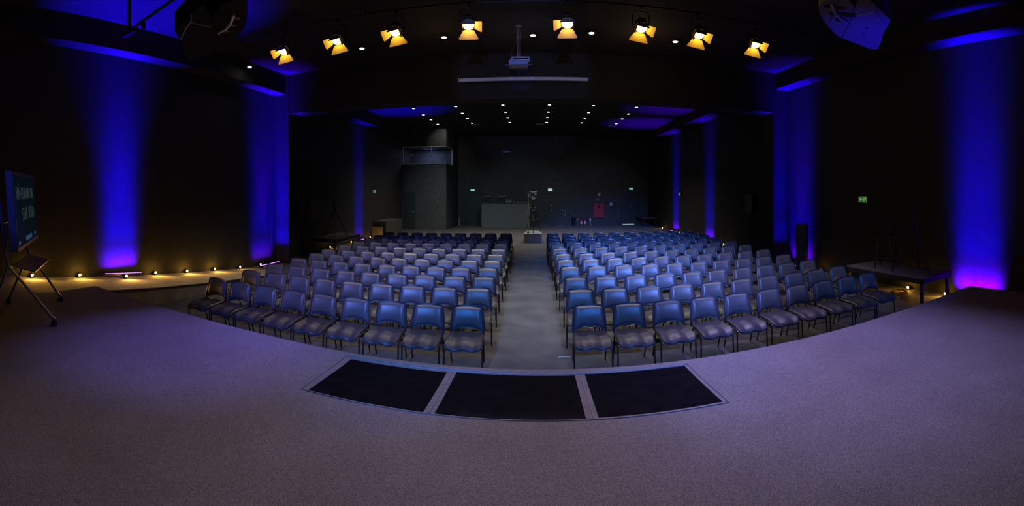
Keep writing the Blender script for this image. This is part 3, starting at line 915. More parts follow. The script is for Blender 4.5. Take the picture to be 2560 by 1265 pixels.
def make_riser(name, lab, x0, x1, y0, y1, z):
    cx, cy = (x0 + x1) / 2, (y0 + y1) / 2
    t = thing(name, lab, 'platform', (cx, cy, 0))
    hx, hy = (x1 - x0) / 2, (y1 - y0) / 2
    build('deck', lambda b: bx(b, -hx, hx, -hy, hy, z - 0.03, z, 0.004), M_riser, t)
    build('rail_frame', lambda b: [bx(b, -hx, hx, -hy, -hy + 0.04, z - 0.12, z - 0.03), bx(b, -hx, hx, hy - 0.04, hy, z - 0.12, z - 0.03), bx(b, -hx, -hx + 0.04, -hy, hy, z - 0.12, z - 0.03), bx(b, hx - 0.04, hx, -hy, hy, z - 0.12, z - 0.03)], M_blackm, t)
    for sx in (-1, 1):
        for sy in (-1, 1):
            build('leg', lambda b: box(b, (sx * (hx - 0.05), sy * (hy - 0.06), (z - 0.12) / 2), (0.06, 0.06, z - 0.12)), M_blackm, t)
    return t


make_riser('stage_riser', 'low black platform with a stool and tripod on it by the right wall', 6.50, 7.50, 4.85, 7.05, 0.62)
make_riser('stage_riser', 'low black platform with a tripod on it by the left wall past the pillar', -7.98, -6.98, 13.30, 15.55, 0.61)
make_riser('stage_riser', 'empty black platform in the far right corner near the back wall', 6.9, 7.88, 26.4, 28.2, 0.61)


def tripod(name, lab, feet_, apex, base, parts, legm=M_black, leg_r=0.014):
    t = thing(name, lab, 'tripod', base)
    B = Vector(base)
    A = Vector(apex) - B
    hub = A - Vector((0, 0, 0.30))
    for f in feet_:
        ff = Vector(f) - B
        lg = build('leg', lambda b: [tube(b, [hub, hub.lerp(ff, 0.48)], leg_r * 1.3, 8), tube(b, [hub.lerp(ff, 0.46), ff + Vector((0, 0, 0.03))], leg_r, 8), box(b, hub.lerp(ff, 0.48), (0.045, 0.045, 0.05), 0.005)], legm, t)
        build('foot', lambda b: cyl(b, ff + Vector((0, 0, -0.0)), ff + Vector((0, 0, 0.05)), 0.028, 0.018, 10), M_rubber, lg)
    build('centre_column', lambda b: [cyl(b, hub - Vector((0, 0, 0.30)), A - Vector((0, 0, 0.12)), 0.018, 0.018, 10), cyl(b, hub - Vector((0, 0, 0.05)), hub + Vector((0, 0, 0.06)), 0.05, 0.04, 12)], M_blackm, t)
    parts(t, A)
    return t


def plain_head(t, A):
    h = build('head', lambda b: [box(b, A - Vector((0, 0, 0.07)), (0.10, 0.12, 0.09), 0.01), cyl(b, A + Vector((0, 0, -0.02)), A, 0.05, 0.05, 12)], M_black, t)
    build('pan_handle', lambda b: tube(b, [A + Vector((0, 0, -0.08)), A + Vector((0.05, 0.32, -0.20))], 0.010, 6), M_black, h)


tripod('camera_tripod', 'tall black tripod standing on the right platform beside the stool', [(7.36, 5.60, 0.622), (6.85, 4.95, 0.622), (6.72, 5.81, 0.622)], (7.0, 5.45, 2.10), (7.0, 5.45, 0.62), plain_head)
tripod('camera_tripod', 'black tripod standing on the left platform past the pillar', [(-7.30, 13.85, 0.612), (-7.86, 14.07, 0.612), (-7.17, 14.7, 0.612)], (-7.45, 14.15, 2.0), (-7.45, 14.15, 0.61), plain_head)


def centre_head(t, A):
    h = build('fluid_head', lambda b: [cyl(b, A + Vector((0, -0.05, 0.02)), A + Vector((0, 0.05, 0.02)), 0.075, 0.075, 16), box(b, A - Vector((0, 0, 0.07)), (0.12, 0.10, 0.06), 0.01), box(b, A + Vector((0, 0, 0.11)), (0.16, 0.14, 0.03), 0.005)], M_chrome, t)
    for kx, kz, kr in ((-0.12, 0.02, 0.025), (0.12, 0.02, 0.025), (0.09, -0.05, 0.02)):
        build('knob', lambda b: ball(b, A + Vector((kx, -0.01, kz)), kr), M_chrome, h)
    for (px_, py_, pz_), sz in (((0, -0.02, -0.58), (0.14, 0.05, 0.05)), ((0.0, -0.10, -0.95), (0.06, 0.03, 0.24)), ((-0.10, 0, -0.48), (0.07, 0.04, 0.04)), ((0.10, 0, -0.48), (0.07, 0.04, 0.04)), ((0.20, 0.1, -1.0), (0.05, 0.04, 0.04)), ((-0.23, 0.1, -1.1), (0.04, 0.04, 0.03))):
        build('leg_clamp', lambda b: box(b, A + Vector((px_, py_, pz_)), sz, 0.006), M_chrome, t)
    build('cable', lambda b: tube(b, [A + Vector((-0.10, 0.02, 0.15)), A + Vector((-0.20, 0.04, 0.12)), A + Vector((-0.24, 0.05, -0.05)), A + Vector((-0.23, 0.04, -0.40)), A + Vector((-0.26, 0.05, -0.75))], 0.008, 6), M_white, t)


tripod('camera_tripod', 'tall black tripod with a shiny metal head on the grey box in the aisle', [(-0.50, 19.75, 0.432), (-0.13, 19.12, 0.432), (0.20, 19.75, 0.432)], (-0.13, 19.45, 2.06), (-0.13, 19.45, 0.43), centre_head)
cam = thing('video_camera', 'small video camera mounted on the tripod at the end of the aisle', 'camera', (-0.13, 19.45, 2.19))
build('body', lambda b: [box(b, (0, 0.02, 0.045), (0.13, 0.20, 0.09), 0.012)], M_alu, cam)
build('lens', lambda b: [cyl(b, (0, -0.08, 0.045), (0, -0.16, 0.045), 0.038, 0.042, 16)], M_black, cam)
build('top_handle', lambda b: [tube(b, [(-0.16, 0, 0.135), (0.16, 0, 0.135)], 0.012, 8), cyl(b, (0, 0, 0.09), (0, 0, 0.15), 0.025)], M_chrome, cam)
build('side_screen', lambda b: box(b, (0.12, -0.02, 0.03), (0.05, 0.06, 0.09), 0.006), M_white, cam)
pb = build('camera_box', lambda b: bx(b, -0.40, 0.40, -0.72, 0.72, 0, 0.43, 0.006), M_box)
pb.location = (-0.14, 19.48, 0)
pb['label'] = 'grey painted box standing in the aisle under the camera tripod'
pb['category'] = 'box'
bt = build('battery_pack', lambda b: [box(b, (0, 0, 0.04), (0.09, 0.07, 0.08), 0.01), box(b, (0, 0, 0.085), (0.04, 0.03, 0.012))], M_black)
bt.location = (-0.36, 19.05, 0.43)
bt['label'] = 'small black battery pack lying beside the tripod foot on the grey box'
bt['category'] = 'battery'

# ------------------------------------------------------------------ bar stool
st = thing('bar_stool', 'black metal bar stool with a low back on the right platform', 'stool', (6.98, 6.22, 0.62), R(25))
build('seat', lambda b: box(b, (0, 0, 0.735), (0.32, 0.32, 0.03), 0.012), M_black, st, True)
for sx in (-1, 1):
    for sy in (-1, 1):
        build('leg', lambda b: prism(b, [(sx * 0.135, sy * 0.135, 0.725), (sx * 0.135 + 0.03, sy * 0.135, 0.725), (sx * 0.205 + 0.022, sy * 0.205, 0.0), (sx * 0.205, sy * 0.205, 0.0)], (0, 0.03, 0)), M_black, st)
build('footrest', lambda b: tube(b, [(-0.185, -0.185, 0.24), (0.185, -0.185, 0.24), (0.185, 0.185, 0.24), (-0.185, 0.185, 0.24)], 0.010, 6, True), M_blackm, st)
build('backrest', lambda b: [tube(b, [(0.15, -0.14, 0.74), (0.19, -0.14, 0.90), (0.195, -0.11, 0.93), (0.195, 0.11, 0.93), (0.19, 0.14, 0.90), (0.15, 0.14, 0.74)], 0.010, 8), box(b, (0.19, 0.0, 0.84), (0.008, 0.13, 0.18))], M_blackm, st)

# cables on and under the right riser
ca = build('teal_cable', lambda b: tube(b, [(6.86, 5.36, 0.63), (6.93, 5.42, 0.632), (7.08, 5.34, 0.63), (7.12, 5.22, 0.63), (7.02, 5.08, 0.63), (7.10, 5.00, 0.63), (7.28, 5.02, 0.63), (7.40, 5.10, 0.63), (7.33, 5.18, 0.63), (7.20, 5.08, 0.63)], 0.007, 6), M_cable, None, True)
ca['label'] = 'loose teal cable looping across the right platform deck'
ca['category'] = 'cable'


def coil(b):
    pts = []
    for k in range(120):
        a = k * 0.42
        rr = 0.20 + 0.045 * math.sin(k * 1.7) + 0.02 * math.sin(k * 0.6)
        pts.append((math.cos(a) * rr, math.sin(a) * rr * 0.8, 0.015 + 0.02 * (k % 9) / 3 + 0.01 * math.sin(k)))
    pts += [(0.25, 0.02, 0.10), (0.30, 0.06, 0.22), (0.27, 0.10, 0.28), (0.20, 0.10, 0.26)]
    tube(b, pts, 0.006, 5)


cc = build('cable_coil', coil, M_copper, None, True)
cc.location = (7.16, 6.02, 0.0)
cc['label'] = 'tangled coil of cable on the floor under the right platform by a footlight'
cc['category'] = 'cable'

# ------------------------------------------------------------------ loudspeakers


def box_speaker(name, lab, loc, rz, w, d, h, zb, stand=True, tilt=0):
    t = thing(name, lab, 'loudspeaker', loc, rz)
    build('cabinet', lambda b: prism(b, [(-w / 2, -d / 2, zb), (w / 2, -d / 2, zb), (w * 0.36, d / 2, zb), (-w * 0.36, d / 2, zb)], (0, 0, h)), M_cabbr, t)
    build('grille', lambda b: box(b, (0, -d / 2 - 0.008, zb + h / 2), (w * 0.92, 0.014, h * 0.94), 0.004), M_grille, t)
    return t


def speaker_stand(lab, loc, top):
    t = thing('speaker_stand', lab, 'stand', loc)
    build('pole', lambda b: [cyl(b, (0, 0, 0.25), (0, 0, top), 0.019, 0.017, 10), cyl(b, (0, 0, 0.75), (0, 0, 0.90), 0.028, 0.028, 10)], M_blackm, t)
    for k in range(3):
        a = R(90 + 120 * k)
        lg = build('leg', lambda b: [tube(b, [(0, 0, 0.78), (math.cos(a) * 0.48, math.sin(a) * 0.48, 0.02)], 0.012, 6), tube(b, [(0, 0, 0.32), (math.cos(a) * 0.25, math.sin(a) * 0.25, 0.38)], 0.009, 6)], M_blackm, t)
        build('rubber_foot', lambda b: ball(b, (math.cos(a) * 0.48, math.sin(a) * 0.48, 0.02), 0.02), M_rubber, lg)
    return t


sl = box_speaker('loudspeaker', 'black loudspeaker on a pole stand just past the left pillar', (-7.30, 12.25, 0), R(-28), 0.42, 0.36, 0.68, 1.36)
build('cable', lambda b: tube(b, [(-0.05, 0.20, 1.62), (0.04, -0.22, 1.60), (0.14, -0.225, 1.68), (0.12, -0.225, 1.74), (0.05, -0.225, 1.72)], 0.006, 6), M_alu, sl)
speaker_stand('black tripod stand holding up the loudspeaker past the left pillar', (-7.30, 12.25, 0), 1.36)
box_speaker('loudspeaker', 'dark loudspeaker on a pole stand just past the right pillar', (7.05, 12.4, 0), R(26), 0.34, 0.32, 0.62, 1.62)
speaker_stand('black tripod stand holding up the loudspeaker past the right pillar', (7.05, 12.4, 0), 1.62)
tw = thing('column_speaker', 'tall slim black column speaker standing before the right blue wall wash', 'loudspeaker', (7.02, 9.45, 0), R(35))
build('cabinet', lambda b: bx(b, -0.13, 0.13, -0.14, 0.14, 0.03, 1.43, 0.008), M_black, tw)
build('grille', lambda b: box(b, (0, -0.147, 0.73), (0.24, 0.014, 1.34), 0.003), M_rubber, tw)
build('plinth', lambda b: bx(b, -0.17, 0.17, -0.18, 0.18, 0.0, 0.03), M_blackm, tw)


def cluster(lab, root, cabs, socks, rail, slings, blocks, mb):
    """fan of loudspeakers hung under the ceiling; plan outlines in metres"""
    rx, ry = root
    t = thing('speaker_cluster', lab, 'loudspeakers', (rx, ry, 4.5))

    def P(p, z=0.0):
        return (p[0] - rx, p[1] - ry, z)
    for poly in cabs:
        build('cabinet', lambda b: prism(b, [P(p) for p in poly], (0, 0, 0.30)), mb, t)
    for p in socks:
        build('pole_socket', lambda b: cyl(b, P(p, -0.006), P(p, 0.001), 0.020, 0.020, 14), M_rubber, t)
    build('rigging_rail', lambda b: tube(b, [P(p, -0.02) for p in rail], 0.020, 6), M_alu, t)
    for k, p in enumerate(blocks):
        build('bracket', lambda b: box(b, P(p, -0.010), (0.07, 0.11, 0.02), 0.004, Matrix.Rotation(R(35 if rx > 0 else -35), 3, 'Z')), M_black, t)
    for sl_ in slings:
        build('sling_cable', lambda b: tube(b, [P(p, -0.014) for p in sl_], 0.006, 5), M_alu, t)
    for poly in cabs:
        cx = sum(p[0] for p in poly) / len(poly)
        cy = sum(p[1] for p in poly) / len(poly)
        build('chain', lambda b: cyl(b, (cx - rx, cy - ry, 0.295), (cx - rx, cy - ry, TOP - 4.5 - 0.005), 0.012), M_blackm, t)
    return t


cluster('cluster of fan shaped loudspeakers hung near the ceiling at the right', (3.6, 3.7),
        [[(2.85, 3.532), (2.996, 3.684), (3.143, 3.806), (3.279, 3.9), (3.138, 3.612), (2.782, 3.08), (2.726, 3.131)],
         [(3.291, 3.907), (3.533, 4.058), (3.737, 4.146), (3.423, 3.646), (3.136, 3.264), (2.927, 3.166), (2.795, 3.082), (3.145, 3.606)],
         [(3.745, 4.139), (3.956, 4.166), (4.365, 4.206), (4.45, 4.143), (4.141, 3.767), (4.087, 3.732), (3.727, 3.255), (3.249, 3.072), (3.029, 2.982), (2.956, 2.984), (3.143, 3.258), (3.43, 3.64)]],
        [(3.717, 3.645), (3.859, 3.836)], [(2.871, 3.343), (3.089, 3.527), (3.227, 3.6), (3.375, 3.637)],
        [[(3.312, 3.454), (3.365, 3.281), (3.373, 3.189), (3.202, 3.027)], [(3.373, 3.189), (3.533, 3.264), (3.875, 3.477)]],
        [(2.932, 3.434), (3.105, 3.56), (3.281, 3.653), (3.052, 3.405), (3.206, 3.502), (3.277, 3.47)],
        mat('speaker_paint_right', (0.14, 0.12, 0.11), 0.5, noise=0.1, scale=30))
cluster('cluster of dark loudspeakers hung near the ceiling at the left', (-3.9, 3.9),
        [[(-3.109, 3.735), (-3.275, 3.903), (-3.442, 4.039), (-3.595, 4.146), (-3.428, 3.825), (-3.018, 3.24), (-2.959, 3.294)],
         [(-3.609, 4.154), (-3.884, 4.325), (-4.115, 4.426), (-3.743, 3.866), (-3.411, 3.443), (-3.179, 3.334), (-3.032, 3.242), (-3.436, 3.818)],
         [(-4.124, 4.418), (-4.36, 4.452), (-4.821, 4.505), (-4.914, 4.436), (-4.546, 4.009), (-4.484, 3.97), (-4.061, 3.439), (-3.527, 3.233), (-3.283, 3.134), (-3.204, 3.135), (-3.418, 3.437), (-3.75, 3.859)]],
        [(-4.068, 3.868), (-4.235, 4.082)], [(-3.125, 3.527), (-3.37, 3.731), (-3.525, 3.813), (-3.69, 3.855)],
        [[(-3.612, 3.652), (-3.663, 3.463), (-3.667, 3.362), (-3.474, 3.184)], [(-3.667, 3.362), (-3.847, 3.445), (-4.235, 3.685)]],
        [(-3.195, 3.628), (-3.39, 3.767), (-3.586, 3.872)],
        mat('speaker_paint_left', (0.012, 0.013, 0.016), 0.85, noise=0.1, scale=30, spec=0.1))

# rigging arms on the ceiling at both sides
ra = thing('rigging_arm', 'black pipe arm hanging from the ceiling beside the left loudspeakers', 'rigging', (-5.63, 3.8, 5.1))
build('drop_pipe', lambda b: tube(b, [(0, 0, 0), (0, 0, TOP - 5.1 - 0.005)], 0.03, 8), M_blackm, ra)
build('brace_pipe', lambda b: tube(b, [(0.03, 0.0, 0.0), (0.65, 0.52, 0.60), (0.95, 0.75, TOP - 5.1 - 0.005)], 0.032, 8), M_blackm, ra)
build('clamp', lambda b: [box(b, (-0.02, 0, -0.03), (0.34, 0.10, 0.07), 0.01), box(b, (0.25, 0.1, 0.04), (0.05, 0.05, 0.12))], M_black, ra)
rb = thing('rigging_arm', 'thin pipe bracket hanging from the ceiling at the upper right corner', 'rigging', (6.6, 2.95, 5.75))
build('drop_pipe', lambda b: tube(b, [(0, 0, 0), (-0.10, -0.12, TOP - 5.75 - 0.005)], 0.014, 6), M_blackm, rb)
build('brace_pipe', lambda b: tube(b, [(0.0, 0.0, 0.0), (0.62, -0.36, 0.10), (0.62, -0.36, TOP - 5.75 - 0.005)], 0.014, 6), M_blackm, rb)

# ------------------------------------------------------------------ projector and rolled screen
pj = thing('projector', 'pale grey projector hung from the ceiling on a thin double pole', 'projector', (-0.38, 9.0, 5.19))
build('casing', lambda b: bx(b, -0.21, 0.21, -0.02, 0.36, 0, 0.115, 0.02), M_proj, pj, True)
build('lens', lambda b: cyl(b, (0.1, 0.35, 0.06), (0.1, 0.41, 0.06), 0.04, 0.045, 14), M_black, pj)
build('pole', lambda b: [cyl(b, (-0.02, 0.15, 0.22), (-0.02, 0.15, TOP - 5.19 - 0.005), 0.010), cyl(b, (0.03, 0.15, 0.22), (0.03, 0.15, TOP - 5.19 - 0.005), 0.010), disc(b, (0, 0.15, TOP - 5.19 - 0.012), 0.08)], M_alu, pj)
build('bracket', lambda b: [bx(b, -0.16, 0.24, 0.13, 0.17, 0.205, 0.225), bx(b, -0.16, -0.13, 0.13, 0.17, 0.11, 0.21), bx(b, 0.21, 0.24, 0.13, 0.17, 0.11, 0.21), bx(b, -0.30, 0.30, 0.06, 0.09, 0.0, 0.012)], M_alu, pj)
build('cable', lambda b: tube(b, [(-0.16, 0.05, 0.10), (-0.17, 0.08, 0.25), (-0.13, 0.12, 0.42), (-0.06, 0.15, 0.62), (-0.03, 0.16, 0.90)], 0.006, 6), M_copper, pj)
ps = thing('projection_screen', 'long white rolled up projection screen case below the beam', 'projection screen', (-0.33, 10.72, 5.32))
build('case', lambda b: [bx(b, -1.66, 1.66, -0.045, 0.045, -0.045, 0.045, 0.01)], M_tube, ps)
for s in (-1, 1):
    build('end_cap', lambda b: bx(b, s * 1.66, s * 1.685, -0.05, 0.05, -0.05, 0.05, 0.004), M_alu, ps)
    build('bracket', lambda b: bx(b, s * 1.4 - 0.02, s * 1.4 + 0.02, 0.04, 0.40, -0.01, 0.02), M_blackm, ps)

# ------------------------------------------------------------------ back of the hall
desk = thing('sound_desk', 'wide dark panelled sound desk standing before the back wall', 'desk', (-1.97, 26.8, 0))
build('front_panel', lambda b: bx(b, -1.56, 1.57, 0.0, 0.06, 0, 1.58), M_desk, desk)
build('side_panel', lambda b: bx(b, -1.56, -1.50, 0.06, 0.9, 0, 1.58), M_desk, desk)
build('side_panel', lambda b: bx(b, 1.51, 1.57, 0.06, 0.9, 0, 1.58), M_desk, desk)
build('desktop', lambda b: bx(b, -1.58, 1.59, -0.02, 0.92, 1.58, 1.62, 0.005), M_blackm, desk)
for mx, lab in ((-3.20, 'black computer monitor at the left end of the sound desk, seen from behind'), (-2.20, 'black computer monitor in the middle of the sound desk beside the wire basket')):
    m = thing('computer_monitor', lab, 'monitor', (mx, 27.15, 1.62), 0, 'monitors on the sound desk')
    build('screen_back', lambda b: box(b, (0, 0, 0.26), (0.50, 0.04, 0.30), 0.01), M_black, m)
    build('top_edge', lambda b: box(b, (0, -0.005, 0.40), (0.44, 0.045, 0.035), 0.004), M_alu, m)
    build('stand', lambda b: [box(b, (-0.03, -0.03, 0.14), (0.05, 0.03, 0.26)), box(b, (0, 0, 0.008), (0.24, 0.18, 0.016))], M_black, m)
wb = thing('wire_basket', 'small white wire basket on the sound desk between monitor and cables', 'basket', (-1.77, 27.1, 1.642))
build('rim', lambda b: tube(b, [(-0.15, -0.08, 0.02), (-0.12, -0.08, 0.0), (0.12, -0.08, 0.0), (0.15, -0.08, 0.02)], 0.02, 6), M_white, wb)
for k in range(5):
    build('prong', lambda b: tube(b, [(-0.15 + 0.075 * k, -0.08, 0.01), (-0.18 + 0.09 * k, -0.08, 0.20 - 0.05 * (k % 2))], 0.012, 5), M_white, wb)
cb = build('desk_cables', lambda b: [tube(b, [(-1.5, 27.0, 1.635), (-1.2, 26.95, 1.645), (-1.0, 27.02, 1.635), (-0.75, 26.95, 1.65), (-0.45, 27.0, 1.64)], 0.018, 6), box(b, (-1.25, 27.0, 1.65), (0.12, 0.08, 0.06)), box(b, (-0.85, 27.0, 1.65), (0.16, 0.08, 0.05)), tube(b, [(-1.4, 27, 1.63), (-1.5, 27.0, 1.8)], 0.008, 5)], M_alu)
cb['label'] = 'pale cables and adapters strewn along the right half of the sound desk'
cb['category'] = 'cables'


def ext(lab, x, h, r, lo):
    t = thing('fire_extinguisher', lab, 'fire extinguisher', (x, BACK - 0.24, 0), 0, 'fire extinguishers by the back wall')
    build('cylinder', lambda b: [cyl(b, (0, 0, 0.0), (0, 0, h * 0.78), r, r, 16), cyl(b, (0, 0, h * 0.78), (0, 0, h * 0.88), r, r * 0.35, 16)], M_red if lo else mat('grey_cylinder', (0.30, 0.31, 0.32), 0.4, 0.3, noise=0.05, scale=20), t, True)
    build('label_band', lambda b: cyl(b, (0, 0, h * (0.2 if lo else 0.42)), (0, 0, h * (0.55 if lo else 0.6)), r + 0.003, r + 0.003, 16), M_white, t, True)
    if not lo:
        build('neck_band', lambda b: cyl(b, (0, 0, h * 0.64), (0, 0, h * 0.80), r + 0.004, r + 0.002, 16), M_red, t, True)
    build('valve', lambda b: [box(b, (0, 0, h * 0.93), (0.05, 0.05, 0.07), 0.006), tube(b, [(0, 0, h * 0.94), (0.07, 0, h * 1.0)], 0.010, 6)], M_blackm, t)
    build('hose', lambda b: tube(b, [(0.02, -0.02, h * 0.93), (r + 0.03, -0.03, h * 0.8), (r + 0.02, -0.03, h * 0.35)], 0.010, 6), M_rubber, t)


ext('leftmost of the two small red fire extinguishers by the back wall', 3.12, 0.55, 0.075, True)
ext('small red fire extinguisher standing in the middle of three by the back wall', 3.38, 0.57, 0.075, True)
ext('tallest fire extinguisher with grey cylinder by the back wall', 3.73, 0.80, 0.085, False)
wbn = thing('waste_bin', 'slim black bin standing by the back wall near the double door', 'bin', (2.58, BACK - 0.22, 0))
build('body', lambda b: cyl(b, (0, 0, 0), (0, 0, 0.52), 0.115, 0.13, 18), M_black, wbn, True)
build('rim', lambda b: cyl(b, (0, 0, 0.52), (0, 0, 0.56), 0.138, 0.138, 18), M_blackm, wbn)
rc = thing('hose_cabinet', 'red fire hose cabinet with round black window on the back wall', 'fire cabinet', (4.34, BACK, 1.05))
build('cabinet_body', lambda b: bx(b, -0.36, 0.36, -0.16, -0.002, -0.52, 0.50, 0.01), M_red, rc)
build('door_panel', lambda b: bx(b, -0.34, 0.34, -0.172, -0.16, -0.50, 0.48, 0.004), M_red, rc)
build('round_window', lambda b: cyl(b, (0.0, -0.18, 0.25), (0.0, -0.17, 0.25), 0.095, 0.095, 24), M_black, rc)
build('latch', lambda b: cyl(b, (-0.25, -0.19, 0.02), (-0.25, -0.17, 0.02), 0.02, 0.02, 10), M_blackm, rc)


def plate(name, lab, cat, x, z, w, h, m, extra=None, y=BACK):
    t = thing(name, lab, cat, (x, y, z))
    build('plate', lambda b: bx(b, -w / 2, w / 2, -0.02, -0.002, -h / 2, h / 2, 0.002), m, t)
    if extra:
        extra(t)
    return t


plate('fire_sign', 'square red sign with white disc on the wall above the hose cabinet', 'sign', 4.38, 2.13, 0.24, 0.25, mat('red_sign', (0.60, 0.04, 0.06), 0.5, noise=0.04, scale=20),
      lambda t: build('symbol', lambda b: [cyl(b, (0, -0.026, 0), (0, -0.021, 0), 0.075, 0.075, 20), box(b, (0.06, -0.0235, 0.07), (0.05, 0.004, 0.05))], M_white, t))
plate('call_point', 'small pale alarm sounder on the wall, left of two above the hose cabinet', 'alarm', 4.20, 1.77, 0.11, 0.155, mat('pale_pink_plastic', (0.5, 0.36, 0.36), 0.5, noise=0.04, scale=20),
      lambda t: build('button', lambda b: box(b, (0, -0.024, 0), (0.05, 0.006, 0.06)), M_darkred, t))
plate('call_point', 'small maroon alarm call point, right of two above the hose cabinet', 'alarm', 4.40, 1.77, 0.12, 0.15, M_darkred,
      lambda t: build('button', lambda b: box(b, (0, -0.024, 0), (0.05, 0.006, 0.05)), M_white, t))
pn = plate('electrical_panel', 'black electrical panel on the back wall with a white notice', 'panel', 5.24, 1.20, 0.68, 0.86, M_doorm,
           lambda t: [build('handle', lambda b: [box(b, (-0.27, -0.03, 0.10), (0.04, 0.02, 0.05)), tube(b, [(-0.27, -0.03, 0.10), (-0.30, -0.03, -0.12)], 0.006, 5)], M_chrome, t),
                      build('notice', lambda b: bx(b, -0.12, 0.10, -0.028, -0.020, 0.16, 0.36), M_white, t),
                      build('warning_symbol', lambda b: prism(b, [(-0.06, -0.030, 0.21), (0.04, -0.030, 0.21), (-0.01, -0.030, 0.32)], (0, 0.002, 0)), M_black, t),
                      build('name_tag', lambda b: bx(b, 0.22, 0.30, -0.026, -0.020, 0.46, 0.49), M_white, t)])
plate('wall_socket', 'small pale wall socket near the floor between bin and extinguishers', 'socket', 2.88, 0.40, 0.10, 0.07, M_white, lambda t: build('plug', lambda b: box(b, (0.03, -0.03, -0.01), (0.03, 0.03, 0.03)), M_blackm, t))
plate('wall_vent', 'small grey vent high on the back wall above the sound desk', 'vent', -2.05, 5.10, 0.50, 0.10, M_alu, lambda t: build('slat', lambda b: [bx(b, -0.23, 0.23, -0.026, -0.02, -0.02, -0.012), bx(b, -0.23, 0.23, -0.026, -0.02, 0.012, 0.02)], M_blackm, t))
plate('light_switch', 'small white switch plates on the back wall above the sound desk end', 'switch', -0.53, 2.20, 0.09, 0.05, M_white, lambda t: build('rocker', lambda b: bx(b, -0.05, 0.07, -0.02, -0.002, -0.09, -0.06), M_white, t))


def exit_box(lab, x, z, w, h, face, ink, txt):
    t = thing('exit_sign', lab, 'exit sign', (x, BACK, z))
    build('sign_box', lambda b: bx(b, -w / 2, w / 2, -0.05, -0.002, -h / 2, h / 2, 0.003), M_blackm, t)
    f = build('lit_face', lambda b: bx(b, -w / 2 + 0.01, w / 2 - 0.01, -0.056, -0.050, -h / 2 + 0.01, h / 2 - 0.01), face, t)
    lettering('lettering', txt, h * 0.62, (0, -0.060, 0), 0, ink, f)


M_inkd = mat('dark_teal_ink', (0.01, 0.08, 0.08), 0.6, noise=0.05, scale=20)
M_inkw = glow('white_sign_letters', (0.8, 0.95, 0.95), 1.0)
exit_box('teal lit exit sign over the door left of the sound desk', -4.40, 2.45, 0.30, 0.15, M_exit, M_inkw, 'SAÍDA')
exit_box('white lit exit sign over the double door in the back wall', 0.98, 2.47, 0.33, 0.20, M_exitw, M_inkd, 'SAÍDA')
exit_box('teal lit exit sign over the right door in the back wall', 6.66, 2.53, 0.30, 0.15, M_exit, M_inkw, 'SAÍDA')


def side_exit(lab, x, y, z, s, w, h, full):
    """green running man sign on a side wall; s = +1 faces -X"""
    t = thing('exit_sign', lab, 'exit sign', (x, y, z), -PI / 2 * s * 1.0 + 0.0)
    build('board', lambda b: bx(b, -w / 2, w / 2, -0.012, -0.001, -h / 2, h / 2, 0.002), M_green, t)

    def sym(b):
        y0 = -0.015
        if full:   # arrow pointing to the left of the sign
            prism(b, [(-w * 0.42, y0, 0), (-w * 0.24, y0, h * 0.30), (-w * 0.17, y0, h * 0.30), (-w * 0.29, y0, h * 0.06), (-w * 0.02, y0, h * 0.06), (-w * 0.02, y0, -h * 0.06), (-w * 0.29, y0, -h * 0.06), (-w * 0.17, y0, -h * 0.30), (-w * 0.24, y0, -h * 0.30)], (0, 0.003, 0))
        for (xx0, xx1, z0, z1) in ((0.10, 0.14, -0.40, 0.40), (0.14, 0.40, 0.34, 0.40), (0.36, 0.40, -0.1, 0.34)):
            bx(b, w * xx0, w * xx1, y0, y0 + 0.003, h * z0, h * z1)
        tube(b, [(w * 0.28, y0, h * 0.16), (w * 0.22, y0, -h * 0.05), (w * 0.30, y0, -h * 0.20), (w * 0.24, y0, -h * 0.38)], h * 0.045, 5)
        tube(b, [(w * 0.22, y0, -h * 0.05), (w * 0.34, y0, -h * 0.18)], h * 0.04, 5)
        tube(b, [(w * 0.17, y0, h * 0.05), (w * 0.28, y0, h * 0.12), (w * 0.35, y0, h * 0.0)], h * 0.035, 5)
        ball(b, (w * 0.29, y0, h * 0.25), h * 0.06, (1, 0.4, 1))
    build('symbol', sym, M_pale, t)
    build('border', lambda b: [bx(b, -w / 2, w / 2, -0.014, -0.011, h / 2 - 0.008, h / 2), bx(b, -w / 2, w / 2, -0.014, -0.011, -h / 2, -h / 2 + 0.008), bx(b, -w / 2, -w / 2 + 0.008, -0.014, -0.011, -h / 2, h / 2), bx(b, w / 2 - 0.008, w / 2, -0.014, -0.011, -h / 2, h / 2)], M_pale, t)


side_exit('green running man sign with arrow on the front right wall', WR, 7.69, 2.135, 1, 0.30, 0.155, True)
side_exit('small green exit sign on the rear right wall near a blue wash', RR, 22.1, 2.20, 1, 0.30, 0.15, True)
side_exit('small green exit sign on the rear left wall', RL, 20.0, 2.34, -1, 0.30, 0.16, False)

for bxn, lab in ((-3.40, 'left'), (0.23, 'middle'), (4.35, 'right')):
    t = thing('ceiling_unit', 'slim pale unit on the rear ceiling, %s of three near the back' % lab, 'ceiling unit', (bxn, 23.4, TOP), 0, 'slim units on the rear ceiling')
    build('cover', lambda b: bx(b, -0.24, 0.24, -0.14, 0.14, -0.10, 0, 0.01), mat('dim_grey_plastic', (0.22, 0.22, 0.24), 0.5, noise=0.04, scale=20), t)
    build('grille', lambda b: bx(b, -0.20, 0.20, -0.10, 0.10, -0.108, -0.10), M_grille, t)
dp = thing('dome_camera', 'small dark dome camera on the rear ceiling right of the middle unit', 'camera', (0.66, 23.3, TOP))
build('mount', lambda b: cyl(b, (0, 0, 0), (0, 0, -0.05), 0.11, 0.11, 16), M_black, dp)
build('dome', lambda b: ball(b, (0, 0, -0.07), 0.10, (1, 1, 0.9)), M_black, dp, True)

